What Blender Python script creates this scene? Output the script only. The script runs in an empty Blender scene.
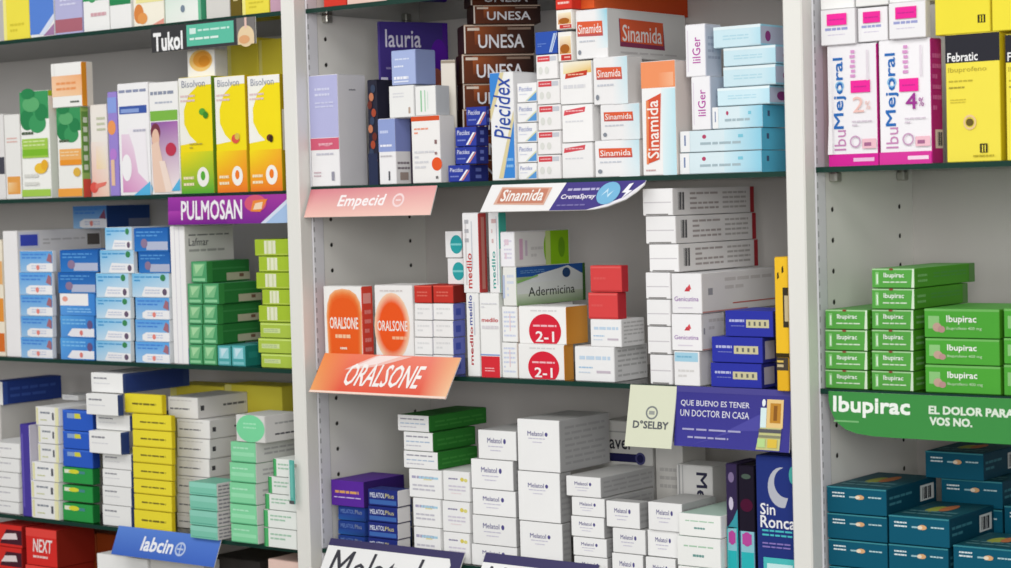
import bpy, bmesh, math, random
from mathutils import Vector, Matrix
SC=bpy.context.scene
COL=SC.collection
random.seed(7)
# ---------------------------------------------------------------- camera
ZO=1.40            # height of the reference level above the shop floor
cam=bpy.data.cameras.new('camera'); camera=bpy.data.objects.new('camera',cam); COL.objects.link(camera)
cam.sensor_width=36; cam.lens=2020.54354/1011*36; cam.clip_start=.05; cam.clip_end=50
cam.dof.use_dof=True; cam.dof.focus_distance=2.25; cam.dof.aperture_fstop=11
YAW,PIT,ROL=.660980430,-.0427967699,-.0267012205
fw=Vector((-math.sin(YAW)*math.cos(PIT),math.cos(YAW)*math.cos(PIT),math.sin(PIT)))
rt=Vector((math.cos(YAW),math.sin(YAW),0)); up=rt.cross(fw)
r2=rt*math.cos(ROL)+up*math.sin(ROL); u2=up*math.cos(ROL)-rt*math.sin(ROL)
camera.matrix_world=Matrix(((r2.x,u2.x,-fw.x,1.01606993),(r2.y,u2.y,-fw.y,-1.86068674),(r2.z,u2.z,-fw.z,.0215558857+ZO),(0,0,0,1)))
SC.camera=camera
# ---------------------------------------------------------------- light and exposure
vs=SC.view_settings; vs.view_transform='Standard'; vs.look='None'; vs.gamma=1; vs.use_curve_mapping=False
vs.exposure=-0.68
SC.cycles.filter_width=1.6
w=bpy.data.worlds.new('shop_ambient'); SC.world=w; w.use_nodes=True
w.node_tree.nodes['Background'].inputs[0].default_value=(.97,.98,1,1)
w.node_tree.nodes['Background'].inputs[1].default_value=.50
def area(name,loc,target,sx,sy,power,col=(1,.985,.96)):
    l=bpy.data.lights.new(name,'AREA'); l.shape='RECTANGLE'; l.size=sx; l.size_y=sy; l.energy=power; l.color=col
    o=bpy.data.objects.new(name,l); COL.objects.link(o); o.location=loc
    o.rotation_euler=(Vector(target)-Vector(loc)).to_track_quat('-Z','Y').to_euler()
# unseen soft lights added at the front and the fluorescent ceiling panels, both well in front of the shelves
area('unseen_front_light',(-2.0,-3.6,2.0),(-.5,0,1.38),3.0,1.4,30,(.97,.985,1))
area('unseen_front_light',(1.9,-3.0,1.9),(.1,0,1.38),1.8,1.4,88,(1,.985,.97))  # added to brighten the side walls and the right bay
area('ceiling_light_panel',(-1.5,-1.7,2.85),(-.7,0,1.35),1.8,.7,30)
area('ceiling_light_panel',(.7,-1.8,2.85),(.1,0,1.35),1.4,.7,28)
# ---------------------------------------------------------------- helpers
def lin(h):
    v=[int(h[i:i+2],16)/255 for i in(0,2,4)]
    return tuple((c/12.92 if c<=.04045 else ((c+.055)/1.055)**2.4) for c in v)
def nodes(name):
    m=bpy.data.materials.new(name); m.use_nodes=True; nt=m.node_tree
    return m,nt,nt.nodes['Principled BSDF']
def printed(name,rough,spec,bump=.0):
    """printed card or plastic: the print is stored on the mesh, mottled a little by noise"""
    m,nt,b=nodes(name); N=nt.nodes.new; L=nt.links.new
    a=N('ShaderNodeVertexColor'); a.layer_name='Print'
    tc=N('ShaderNodeTexCoord'); no=N('ShaderNodeTexNoise'); no.inputs['Scale'].default_value=35; no.inputs['Detail'].default_value=3
    L(tc.outputs['Object'],no.inputs['Vector'])
    oi=N('ShaderNodeObjectInfo')
    mr=N('ShaderNodeMapRange'); mr.inputs[3].default_value=.955; mr.inputs[4].default_value=1.0
    L(no.outputs['Fac'],mr.inputs[0])
    m2=N('ShaderNodeMapRange'); m2.inputs[3].default_value=.94; m2.inputs[4].default_value=1.0
    L(oi.outputs['Random'],m2.inputs[0])
    mu=N('ShaderNodeMath'); mu.operation='MULTIPLY'; L(mr.outputs[0],mu.inputs[0]); L(m2.outputs[0],mu.inputs[1])
    mx=N('ShaderNodeVectorMath'); mx.operation='SCALE'; L(a.outputs['Color'],mx.inputs[0]); L(mu.outputs[0],mx.inputs['Scale'])
    L(mx.outputs[0],b.inputs['Base Color'])
    b.inputs['Roughness'].default_value=rough; b.inputs['Specular IOR Level'].default_value=spec
    return m
def plain(name,h,rough=.5,metal=0,var=.06,scale=6):
    m,nt,b=nodes(name); N=nt.nodes.new; L=nt.links.new
    tc=N('ShaderNodeTexCoord'); no=N('ShaderNodeTexNoise'); no.inputs['Scale'].default_value=scale; no.inputs['Detail'].default_value=4
    L(tc.outputs['Object'],no.inputs['Vector'])
    r=N('ShaderNodeValToRGB'); c=lin(h)
    r.color_ramp.elements[0].color=tuple(x*(1-var) for x in c)+(1,); r.color_ramp.elements[1].color=c+(1,)
    L(no.outputs['Fac'],r.inputs[0]); L(r.outputs[0],b.inputs['Base Color'])
    b.inputs['Roughness'].default_value=rough; b.inputs['Metallic'].default_value=metal
    return m
M_CARD=printed('printed_card',.5,.12); M_SIGN=printed('printed_plastic',.4,.15)
M_PAINT=plain('white_lacquer','e4e3dd',.4); M_BACK=plain('back_panel_laminate','c9c5c1',.55); M_STRIP=plain('slotted_steel_white','e6e6ea',.35,.1)
M_SLOT=plain('slot_shade','a8a8aa',.7); M_HOLE=plain('hole_dark','2a2826',.8); M_CLIP=plain('nickel_clip','b9b8b0',.35,.8)
M_FLOOR=plain('floor_tile','a8a49c',.35)
def glass():
    m,nt,b=nodes('shelf_glass'); N=nt.nodes.new; L=nt.links.new
    t=N('ShaderNodeBsdfTransparent'); t.inputs[0].default_value=(.962,.968,.962,1)
    g=N('ShaderNodeBsdfGlossy'); g.inputs['Roughness'].default_value=.03
    f=N('ShaderNodeFresnel'); f.inputs[0].default_value=1.5
    mx=N('ShaderNodeMixShader'); L(f.outputs[0],mx.inputs[0]); L(t.outputs[0],mx.inputs[1]); L(g.outputs[0],mx.inputs[2])
    L(mx.outputs[0],nt.nodes['Material Output'].inputs[0]); nt.nodes.remove(b); return m
M_GLASS=glass(); M_EDGE=plain('glass_edge_green','123a30',.35,0,.3,20); M_EDGE.node_tree.nodes['Principled BSDF'].inputs['Specular IOR Level'].default_value=.2
M_CLEAR=glass(); M_CLEAR.name='clear_plastic'
class Mesh:
    def __init__(s): s.v=[]; s.f=[]; s.c=[]; s.m=[]
    def poly(s,pts,col,mi=0):
        n=len(s.v); s.v+=[tuple(p) for p in pts]; s.f.append(tuple(range(n,n+len(pts))))
        s.c.append(col if isinstance(col,list) else [col]*len(pts)); s.m.append(mi)
    def box(s,x0,y0,z0,x1,y1,z1,cols,r=.0007,mi=0):
        """box with chamfered edges; cols: dict by side f b l r t d"""
        r=min(r,(x1-x0)*.2,(y1-y0)*.2,(z1-z0)*.2)
        X,Y,Z=(x0,x1),(y0,y1),(z0,z1); n=len(s.v); idx={}
        for i in(0,1):
            for j in(0,1):
                for k in(0,1):
                    sx,sy,sz=(1-2*i)*r,(1-2*j)*r,(1-2*k)*r
                    for a in range(3):
                        p=[X[i]+sx,Y[j]+sy,Z[k]+sz]; p[a]=(X,Y,Z)[a][(i,j,k)[a]]
                        idx[i,j,k,a]=len(s.v); s.v.append(tuple(p))
        def F(ids,c): s.f.append(tuple(ids)); s.c.append([c]*len(ids)); s.m.append(mi)
        q=((0,0),(1,0),(1,1),(0,1))
        for a,(nl,nh) in enumerate((('l','r'),('f','b'),('d','t'))):
            for e in(0,1):
                o=[]
                for b,c in q:
                    t=[0,0,0]; t[a]=e; t[(a+1)%3]=b; t[(a+2)%3]=c; o.append(idx[t[0],t[1],t[2],a])
                F(o if e else o[::-1],cols[(nl,nh)[e]])
        ce=cols['f']
        for a in range(3):           # the 12 chamfers
            b,c=(a+1)%3,(a+2)%3
            for e1 in(0,1):
                for e2 in(0,1):
                    o=[]
                    for ea,ax in((0,b),(1,b),(1,c),(0,c)):
                        t=[0,0,0]; t[a]=ea; t[b]=e1; t[c]=e2; o.append(idx[t[0],t[1],t[2],ax])
                    side=[('l','r'),('f','b'),('d','t')]
                    F(o if (e1+e2)%2==1 else o[::-1],cols[side[b][e1]] if side[b][e1] in 'fr' else cols[side[c][e2]])
        for i in(0,1):
            for j in(0,1):
                for k in(0,1):
                    o=[idx[i,j,k,0],idx[i,j,k,1],idx[i,j,k,2]]
                    F(o if (i+j+k)%2==1 else o[::-1],ce)
    def build(s,name,mats,parent=None,flat=True):
        me=bpy.data.meshes.new(name); me.from_pydata(s.v,[],s.f)
        if not isinstance(mats,(list,tuple)): mats=[mats]
        for m in mats: me.materials.append(m)
        at=me.color_attributes.new('Print','FLOAT_COLOR','CORNER'); buf=[]
        for cs in s.c:
            for c in cs: buf+=[c[0],c[1],c[2],1.0]
        at.data.foreach_set('color',buf)
        me.polygons.foreach_set('material_index',s.m); me.update()
        o=bpy.data.objects.new(name,me); COL.objects.link(o)
        if parent: o.parent=parent
        return o
def tag(o,label,cat,group=None):
    o['label']=label; o['category']=cat
    if group: o['group']=group
    return o
def struct(o): o['kind']='structure'; return o
# lettering: glyph outlines of the built-in font, as flat meshes in a unit box
GLY={}
def glyphs(txt,bold,shear):
    k=(txt,bold,shear)
    if k in GLY: return GLY[k]
    cu=bpy.data.curves.new('lettering','FONT'); cu.body=txt; cu.offset=bold; cu.shear=shear; cu.resolution_u=2
    ob=bpy.data.objects.new('lettering',cu); COL.objects.link(ob)
    dg=bpy.context.evaluated_depsgraph_get(); dg.update()
    me=ob.evaluated_get(dg).to_mesh()
    vs=[(v.co.x,v.co.y) for v in me.vertices]; fs=[tuple(p.vertices) for p in me.polygons]
    ob.evaluated_get(dg).to_mesh_clear(); bpy.data.objects.remove(ob); bpy.data.curves.remove(cu)
    x0=min(v[0] for v in vs);x1=max(v[0] for v in vs);y0=min(v[1] for v in vs);y1=max(v[1] for v in vs)
    GLY[k]=([((x-x0)/(x1-x0),(y-y0)/(y1-y0)) for x,y in vs],fs); return GLY[k]
def art(mesh,layers,P,mi=0,lift=.00012):
    """P(u,v,n): point of a face; every layer of print sits a hair above the one before"""
    n=0
    for L in layers:
        n+=lift; t=L[0]
        if t=='r':
            _,a,b,c,d,h=L; mesh.poly([P(a,b,n),P(c,b,n),P(c,d,n),P(a,d,n)],lin(h),mi)
        elif t=='g':   # corner colours bl br tr tl
            _,a,b,c,d,h=L; K=[lin(x) for x in h]; S=6
            for i in range(S):
                for j in range(S):
                    def cc(u,v): return tuple((K[0][q]*(1-u)+K[1][q]*u)*(1-v)+(K[3][q]*(1-u)+K[2][q]*u)*v for q in range(3))
                    us=(i/S,(i+1)/S); vv=(j/S,(j+1)/S)
                    Q=[(us[0],vv[0]),(us[1],vv[0]),(us[1],vv[1]),(us[0],vv[1])]
                    mesh.poly([P(a+(c-a)*u,b+(d-b)*v,n) for u,v in Q],[cc(u,v) for u,v in Q],mi)
        elif t=='e':
            _,u,v,ru,rv,h=L; mesh.poly([P(u+ru*math.cos(k*math.pi/12),v+rv*math.sin(k*math.pi/12),n) for k in range(24)],lin(h),mi)
        elif t=='eg':  # disc fading outwards: centre colour, rim colour
            _,u,v,ru,rv,h,h2=L; c1,c2=lin(h),lin(h2)
            for k in range(24):
                a,b=k*math.pi/12,(k+1)*math.pi/12
                mesh.poly([P(u,v,n),P(u+ru*.7*math.cos(a),v+rv*.7*math.sin(a),n),P(u+ru*.7*math.cos(b),v+rv*.7*math.sin(b),n)],c1,mi)
                mesh.poly([P(u+ru*q*math.cos(z),v+rv*q*math.sin(z),n) for q,z in((.7,a),(1,a),(1,b),(.7,b))],[c1,c2,c2,c1],mi)
        elif t=='p':
            mesh.poly([P(u,v,n) for u,v in L[1]],lin(L[2]),mi)
        elif t=='l':   # rows of unreadable small print: u0 u1 v0 v1 count colour
            _,u0,u1,v0,v1,k,h=L; q=(v1-v0)/k; rr=random.Random(k*31+int(u0*100)+int(v0*100))
            for i in range(k):
                b=v1-(i+.25)*q; x=u0
                while x<u1-.01:
                    e=min(u1,x+(u1-u0)*rr.uniform(.12,.3))
                    mesh.poly([P(x,b-q*.42,n),P(e,b-q*.42,n),P(e,b,n),P(x,b,n)],lin(h),mi); x=e+(u1-u0)*.035
                    if i and rr.random()<.12: break
        elif t=='ring':
            _,u,v,ru,rv,th,h=L
            for k in range(20):
                a,b=k*math.pi/10,(k+1)*math.pi/10
                mesh.poly([P(u+ru*q*math.cos(z),v+rv*q*math.sin(z),n) for q,z in((1-th,a),(1,a),(1,b),(1-th,b))],lin(h),mi)
        elif t=='bar': # barcode
            _,a,b,c,d,h=L
            for k in range(7):
                x=a+(c-a)*k/7; mesh.poly([P(x,b,n),P(x+(c-a)*(.05+.045*(k%3)),b,n),P(x+(c-a)*(.05+.045*(k%3)),d,n),P(x,d,n)],lin(h),mi)
        elif t=='t':
            _,txt,a,b,c,d,h=L[:7]; o=L[7] if len(L)>7 else {}
            vs,fs=glyphs(txt,0,o.get('s',0)); rot=o.get('rot',0); cl=lin(h)
            # heavier strokes: the outline is laid down again a hair to each side
            k=max(0,o.get('b',0)*.5+.003); sx,sy=k/(.55*len(txt)),k/.8
            for ci,(ox,oy) in enumerate(((0,0),) if k<.002 else ((-sx,-sy),(sx,-sy),(sx,sy),(-sx,sy))):
                base=len(mesh.v); nn=n+ci*.000025
                for x,y in vs:
                    x,y=x*(1-2*sx)+sx+ox,y*(1-2*sy)+sy+oy
                    if rot==90: x,y=1-y,x
                    elif rot==-90: x,y=y,1-x
                    mesh.v.append(tuple(P(a+(c-a)*x,b+(d-b)*y,nn)))
                for f in fs: mesh.f.append(tuple(base+i for i in f)); mesh.c.append([cl]*len(f)); mesh.m.append(mi)
# ---------------------------------------------------------------- the print of each kind of carton
# b base, r right side, t top; F front art, R right side art, T top art; flap: front closed by a tuck flap of its own
W='f1f1ef'; BL='23232b'
def T(tx,u0,v0,u1,v1,h,**o): return ('t',tx,u0,v0,u1,v1,h,o)
def leaf(c1,c2): return [('r',0,.74,1,1,c1),('e',.25,.74,.25,.1,c2),('e',.6,.7,.3,.09,c1),('e',.75,.8,.22,.08,c2),('e',.4,.88,.3,.07,'5fae72'),('e',.3,.98,.24,.05,c2)]
A={}
A['yel_plain']=dict(b='efe04c',F=[('r',0,0,.12,1,'f2e98a'),('l',.25,.8,.06,.16,2,'d8c83a')])
A['yelup']=dict(b='efdf40',F=[('r',.78,.12,.92,.22,'3a3420'),('r',.82,.13,.84,.21,'f0e02c'),('r',.87,.13,.89,.21,'f0e02c')])
A['blue_diag']=dict(b=W,F=[('p',[(0,.03),(.5,.03),(1,.2),(1,.42),(0,.42)],'5a86d8'),('p',[(.35,.02),(.6,.02),(1,.16),(1,.22)],'d9e2f4'),('p',[(.55,.01),(1,.01),(1,.12)],'a87fa8')])
A['lav_rose']=dict(b='b9b8de',F=[('r',0,.02,1,.14,'b06a78'),('e',.5,.45,.3,.1,'a7b2ea'),('l',.2,.8,.25,.33,2,'dcdcf4'),('e',.5,.85,.3,.08,'d98fa0')])
A['green_arch']=dict(b=W,F=[('ring',.36,.45,.27,.17,.3,'4aa06a'),('r',0,.3,1,.33,'4aa06a'),('r',.05,.31,.2,.4,'2f8a57'),('r',.55,.31,.75,.4,'6ab488'),('l',.3,.9,.12,.2,1,'d7a8b0')])
A['green_bar']=dict(b=W,F=[('r',0,.24,1,.38,'2e8a56'),('r',0,.36,.2,.4,'2e8a56'),('l',.2,.8,.45,.6,2,'c9d9d2')])
A['fruit']=dict(b='f3eedd',F=[('e',.18,.13,.16,.1,'d98645'),('e',.3,.08,.16,.06,'e39a55'),('r',.1,.24,1,.36,'eee6a0'),('l',.2,.95,.26,.33,2,'d8d090'),('p',[(.6,0),(1,.06),(1,.0)],'e39a8a')])
A['mint_top']=dict(b='f0f3ee',r='4fae86',F=[('g',0,0,1,1,('e8efe6','f3f3ef','cfe8dc','9fd4bd')),T('~',.3,.3,.8,.36,'3a9a84'),('l',.3,.9,.3,.42,2,'59b8a2'),('r',.93,0,1,1,'6fbf98'),('e',.5,.14,.06,.04,'7a8a9a')])
A['grey_plain']=dict(b='d6d4cf',F=[('l',.15,.8,.6,.8,3,'bdbbb8')])
A['olive']=dict(b='6b5b1e',F=[('r',.3,.2,.7,.3,'c9bb88')])
A['pinkpurple']=dict(b='c7a0b4',F=[('l',.2,.8,.3,.6,3,'e3cbd8')])
A['mark']=dict(b='e8e6e4',F=[('r',.7,.3,1,.5,'4a4a55')])
A['orangebase']=dict(b='f0efeb',F=[('r',.1,.06,.95,.27,'eba552'),('g',.15,.08,.85,.2,('f4c27a','eba552','eba552','f6d9a8')),('l',.15,.85,.66,.74,2,'e5bcb4')])
A['leaf_green']=dict(b='f3f3ee',F=leaf('3f9a60','2c8550')+[('l',.05,.45,.58,.64,1,'50604a'),('r',.05,.38,.95,.56,'a4cc52'),('r',.05,.4,.95,.46,'7fba2f'),('l',.1,.85,.48,.55,2,'d4e8a0'),('e',.68,.28,.22,.05,'efc23c'),('e',.82,.31,.12,.05,'e8b030'),('r',.0,.02,1,.085,'a4cc52'),('l',.1,.6,.1,.25,2,'dcdcd6')],R=[('r',.3,.3,.6,.6,'a8cf70'),('r',0,.95,1,1,'a8cf30')])
A['leaf_orange']=dict(b='f3f3ee',r='9fc06a',F=leaf('3f9a60','2c8550')+[('l',.1,.5,.6,.66,1,'50604a'),('r',.1,.36,1,.54,'f3b368'),('r',.1,.36,1,.42,'f09a33'),('l',.15,.9,.45,.52,2,'f8d8a8'),('e',.8,.28,.15,.05,'e2b54a'),('r',.0,.01,1,.1,'f3a748')],R=[('r',.1,.27,.9,.95,'6f9a4c')]+[('r',.25,.3+k*.105,.75,.36+k*.105,'dfe6d0') for k in range(6)]+[('r',0,.0,1,.2,'e0584a')])
A['orange_top']=dict(b='f3f2ee',r='ee9a2e',F=[('g',0,.25,1,.72,('f7d3ae','f5c79a','f3b07a','f6c8a2')),('l',.15,.8,.35,.6,2,'eb9a60'),('l',.6,.9,.06,.16,1,'5a625a'),('r',0,.72,.1,1,'f3f2ee')],R=[('r',.45,0,1,1,'e9e2d6')])
A['pinkcream']=dict(b='f2ece4',F=[('g',0,0,1,.6,('f0b8a8','f3d3c0','f2ece4','f3e3da')),('g',.3,.3,.9,.55,('f4d8a8','f2e2c8','f3ece0','f4e0d0')),('e',.12,.1,.25,.06,'e05a50'),('p',[(.2,.08),(.8,.12),(.9,.16),(.2,.14)],'e87a6c'),('l',.4,.9,.7,.88,3,'c8cdb0')])
A['purp_orange']=dict(b='9a86d0',F=[('r',0,.8,1,.95,'8aa0e0'),('e',.4,.66,.45,.07,'eb9a5c'),('e',.5,.4,.4,.06,'b77fd0'),('r',.2,.1,.6,.35,'e5bfa0')])
A['swirl']=dict(b='f2f1f2',F=[('l',.05,.95,.9,.96,1,'8d95b0'),('r',.05,.73,.95,.8,'3f5ba8'),('r',.1,.74,.7,.775,'8aa2d8'),('g',.1,.03,.9,.55,('d58fc0','e5b4d6','f0e6ee','e8d0e2')),('p',[(.3,.6),(.9,.6),(.95,.1),(.62,.2),(.5,.42)],'f2eef2'),('e',.25,.25,.16,.12,'f4f2f4'),('p',[(.45,0),(1,.12),(1,0)],'58b4e0'),('l',.5,.9,.55,.6,1,'b8b8c8')])
A['woman']=dict(b='f2f1ef',F=[('l',.05,.85,.87,.94,1,'8d95a8'),('l',.2,.8,.8,.84,1,'b5bac8'),('r',.03,.66,.97,.75,'7fb84a'),('g',.05,.05,.97,.65,('f0dcd6','f0e6e6','a86ab0','8a5aa0')),('e',.2,.56,.17,.08,'7a3a4a'),('e',.2,.5,.13,.09,'e8c0a8'),('p',[(.05,.45),(.3,.48),(.6,.02),(.1,.02)],'ecccb8'),('p',[(.3,.3),(.5,.3),(.75,.02),(.5,.02)],'f2ddd0'),('e',.72,.4,.18,.06,'c03a52'),('p',[(.0,0),(.05,.06),(.0,.1)],'58b4e0'),('p',[(.7,.03),(1,.14),(1,.03)],'58b4e0')])
def bis(c2,c3):
    return [('r',0,0,1,1,'f5df1c'),('p',[(0,1),(1,1),(1,.97),(.6,.93),(.3,.85),(.14,.72),(.14,.6),(.3,.5),(.5,.44),(0,.42)],'f3f2e8'),('r',0,.93,1,1,'f3f2ee'),T('Bisolvon',.1,.915,.82,.975,'8a8fa0'),('g',0,0,1,.36,(c2,c2,c3,'f5df1c')),('l',.05,.5,.78,.86,2,'e3c8c8'),('e',.68,.14,.18,.085,'f5f2ea'),('e',.68,.15,.07,.04,c2),('l',.08,.4,.05,.16,2,'f5e6c0')]
A['bis_green']=dict(b='f0dc20',r='6f9a2a',F=bis('5aae3a','c8d42c')+[('e',.72,.7,.1,.03,'5aa83a'),('e',.82,.67,.08,.03,'3f8a2f'),('l',.3,.7,.38,.44,2,'c0b040')])
A['bis_orange']=dict(b='f0dc20',r='d9b818',F=bis('f07c28','f5b428')+[('e',.66,.46,.13,.04,'e05a48'),('e',.72,.48,.08,.03,'d8c050')])
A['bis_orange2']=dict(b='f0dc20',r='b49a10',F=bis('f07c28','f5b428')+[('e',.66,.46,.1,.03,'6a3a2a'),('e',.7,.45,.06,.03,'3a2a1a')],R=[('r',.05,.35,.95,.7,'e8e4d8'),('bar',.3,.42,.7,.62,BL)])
A['ball']=dict(b='f3f2f0',r='cfd0da',F=[('e',.5,.62,.42,.4,'efc77a'),('e',.55,.66,.33,.3,'e5a040'),('e',.62,.6,.2,.2,'d98f2c')])
A['cream_orange']=dict(b='f0e6d2',F=[('r',0,.62,1,.82,'e8b070'),('r',0,.3,1,.5,'e8963c'),('r',0,.04,1,.2,'d8702c')])
A['bigwhite']=dict(b='f2f0f0',F=[],R=[('r',.02,.86,.26,.99,'e6e8f6'),('r',.04,.88,.24,.97,'4a5ad0'),('r',.83,.87,.98,.96,'6a6460'),('l',.3,.8,.88,.94,2,'d2cfce')])
def pill(c0,c1,dot): return [('g',0,.0,1,1,(c0,c0,c1,c1)),('l',.06,.8,.6,.92,2,c1 if 0 else '4a86d8'),('p',[(.2,.08),(.3,.02),(1,.02),(1,.42),(.32,.42),(.2,.3)],'f2f2f4'),('l',.35,.8,.12,.35,2,'c8cfe4')]+([('e',.55,.22,.05,.12,'e88a80')] if dot else [])
A['blue_a']=dict(b='eef2f6',F=[('r',0,.55,.85,.95,'4d94e0')]+pill('9cc6ea','5aa4e6',1)+[('p',[(.82,.55),(.98,.42),(.98,.8),(.9,.9)],'a8707c')])
A['blue_a2']=dict(b='e8eef4',r='2c4a86',F=[('r',0,.55,.85,.95,'3d7cc8')]+pill('9cc6ea','4a8ad0',1)+[('p',[(.78,.45),(.98,.4),(.95,.85)],'8a5068')],R=[('r',0,0,1,1,'2c4a86'),('r',.5,.05,1,.4,'7f86a0')])
A['blue_b']=dict(b='3f86d4',F=[('g',0,0,1,1,('5a9ae0','3f86d4','3f86d4','5aa8ea')),('l',.06,.75,.55,.88,2,'7fc0f0'),('p',[(.2,.1),(.32,.04),(1,.04),(1,.42),(.35,.42)],'efeff4'),('e',.88,.6,.08,.2,'6a5a88'),('e',.62,.22,.05,.12,'e0807a')])
A['blue_bw']=dict(b='3f86d4',F=[('g',0,0,1,1,('5a9ae0','3f86d4','3f86d4','5aa8ea')),('r',.0,.45,.82,1,'f2f0f0'),('e',.15,.75,.08,.12,'e8a090'),('l',.2,.9,.1,.35,2,'8ac4f2')])
A['blue_d']=dict(b='2a6cb8',F=[('g',0,0,1,1,('2f7ac8','3f80c8','2060ae','1f62b4')),('l',.06,.85,.6,.9,2,'5a9ad8'),('r',.36,.06,1,.42,'b4bcd4'),('e',.3,.35,.1,.2,'8f7a98')])
A['blue_c']=dict(b='e8f0f4',F=[('g',0,0,1,1,('bfdcf0','d8e6f2','a8d4ee','6fbdea')),('l',.06,.75,.62,.92,2,'4a9ad4'),('p',[(.25,.06),(.32,.02),(1,.02),(1,.4),(.35,.45)],'f2f2f4'),('e',.84,.82,.07,.14,'3f8a58'),('e',.88,.22,.06,.14,'6a5a70'),('l',.35,.75,.12,.35,2,'ccd2e2')])
A['lafmar']=dict(b='f3f2f2',r='e4e2de',F=[('r',.3,0,.34,1,'d8d4dc'),('r',.62,.0,.65,1,'d8d8e0')],R=[T('Lafmar',.08,.855,.48,.91,'55555a'),('l',.08,.9,.92,.945,1,'8a8a8a'),('l',.08,.8,.8,.84,1,'b0aeac'),('p',[(0,0),(.2,0),(0,.12)],'4a6ab8')])
A['grn']=dict(b='4f9f6a',r='2f7a3c',flap=1,F=[('p',[(.12,.3),(.7,.3),(.9,.9),(.12,.9)],'7fc08a'),('p',[(.3,.4),(.8,.85),(.2,.85)],'a8d8a4'),('r',.1,.06,.9,.2,'8fcf9c')],R=[('r',.45,.06,1,.42,'b8b49c'),('r',.75,.2,.85,.36,'7a5a4a'),('r',.1,.6,.9,.68,'3f8a4c'),('r',0,0,.12,1,'3c8e48')])
A['teal']=dict(b='4fa6a8',r='1f7a72',flap=1,F=[('p',[(.12,.35),(.85,.35),(.85,.9),(.12,.9)],'9cd4dc'),('p',[(.3,.4),(.75,.85),(.25,.85)],'c8e4ec'),('r',.1,.06,.9,.2,'7fc4c8')],R=[('r',.2,.4,.8,.7,'2a8a82')])
A['lime']=dict(b='a6c235',F=[('r',.25,.08,.55,.92,'e6e8cc'),('r',.31,.1,.36,.9,'cfd8a0'),('r',.44,.1,.48,.9,'d4dcac'),('r',.05,.04,.95,.1,'bdd058')],flap=1)
A['lime2']=dict(b='adc64a',F=[('r',.1,.3,.62,.62,'cfdf9a'),('l',.12,.55,.34,.58,2,'a8b890'),('r',.02,.85,.98,.95,'cde47a')],flap=1)
A['navy']=dict(b='2d4590',F=[('r',0,0,1,1,W)],R=[('r',.0,0,.08,1,'3c58a8'),('l',.12,.9,.2,.8,2,'3f5cae')])
A['white_lines']=dict(b=W,F=[('l',.15,.75,.25,.75,2,'c4c2c8')],flap=1)
A['purple_plain']=dict(b='4c3f9c',r='d8d4e0',F=[('r',.1,.1,.3,.9,'6a5cb8')])
A['whiteyel']=dict(b=W,F=[('r',.02,.05,.1,.95,'e8e4b0'),('l',.2,.62,.55,.8,1,'8a909a'),('l',.2,.5,.2,.35,1,'cccf98'),('r',.72,.3,.8,.7,'5a5a60'),('g',.85,0,1,1,('f0edc8','ecE8b0','ece8b0','f0edc8'))],flap=1)
A['bluecart']=dict(b='2f5fc8',r='22449a',F=[('r',0,.9,1,1,'3f70d8'),('r',.15,.6,.6,.85,'8aa8d8'),('p',[(.4,.6),(.62,.6),(.58,.85),(.4,.85)],'d8d44a')],flap=1)
A['greencart']=dict(b='2f9a4a',r='1f7a38',F=[('r',.06,.62,.45,.86,'e0e8d0'),('e',.38,.74,.18,.14,'d8d83a'),('r',.55,.62,.75,.8,'4a8a8a')],flap=1)
A['whitenavy']=dict(b=W,r='3c4f86',F=[('l',.08,.5,.62,.82,1,'8a8a92'),('l',.08,.6,.4,.5,1,'d4d4d8')],R=[('r',.04,.1,.9,.9,'2f4280')],flap=1)
A['yellow']=dict(b='f0df3a',r='e0c820',F=[('l',.2,.85,.35,.6,1,'7a6f2a'),('r',0,.0,1,.06,'d8c42c')],flap=1)
A['whitebar']=dict(b='f1f0ef',r='e2e0de',F=[('l',.06,.72,.34,.52,1,'7a7a80'),('l',.06,.8,.78,.9,1,'d4d2d2')],R=[('r',.05,.38,.12,.62,'4a4a4e'),('l',.5,.95,.4,.65,1,'6a6a70')],flap=1)
A['tealsm']=dict(b='7fc8b0',r='d6d4d2',F=[('r',0,.6,1,.98,'92d4c0'),('r',.05,.1,.95,.16,'5fae98')],R=[('l',.05,.95,.1,.9,3,'8a8a90')],flap=1)
A['mint']=dict(b='86d8a4',r='d9dbd6',F=[('r',.05,.3,.95,.5,'9ce4b6'),('r',0,0,1,.05,'5fb484'),('l',.1,.7,.6,.8,1,'b2ecc8')],R=[('l',.2,.95,.3,.75,2,'b4b4b4')],flap=1)
A['mintround']=dict(b='dcdcd8',r='dcdad8',F=[('e',.5,.5,.5,.52,'7fdca4'),('l',.25,.7,.45,.75,2,'a8ecc2')],R=[('l',.3,.95,.2,.35,1,'55555a'),('l',.3,.95,.6,.75,1,'a8a8a8')],flap=1)
A['gw']=dict(b='e9ede8',F=[('r',0,0,.13,1,'4fb06a'),('l',.2,.85,.35,.8,2,'a4c8b0'),('r',.0,.0,.03,1,'2f8a4c')],flap=1)
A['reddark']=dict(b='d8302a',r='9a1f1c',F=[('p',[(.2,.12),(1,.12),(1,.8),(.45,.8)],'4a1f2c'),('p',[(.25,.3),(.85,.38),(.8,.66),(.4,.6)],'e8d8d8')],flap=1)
A['next']=dict(b='dc2f2a',r='8a2418',F=[('r',0,.78,1,1,'ea4a42'),T('NEXT',.22,.36,.86,.72,'f3e8e6',b=.02,s=.15),('l',.22,.7,.16,.3,1,'f0d0cc')],flap=1)  # sides a darker red than the front: shade put into the colour
A['brownred']=dict(b='8a3a14',F=[('l',.2,.8,.4,.7,3,'9a4a24')])
A['darkplain']=dict(b='3a3634',F=[('l',.2,.8,.6,.8,2,'5a5654')])
A['pinkish']=dict(b='e8c9bd',F=[('l',.2,.8,.4,.7,2,'d8a898')])
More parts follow.
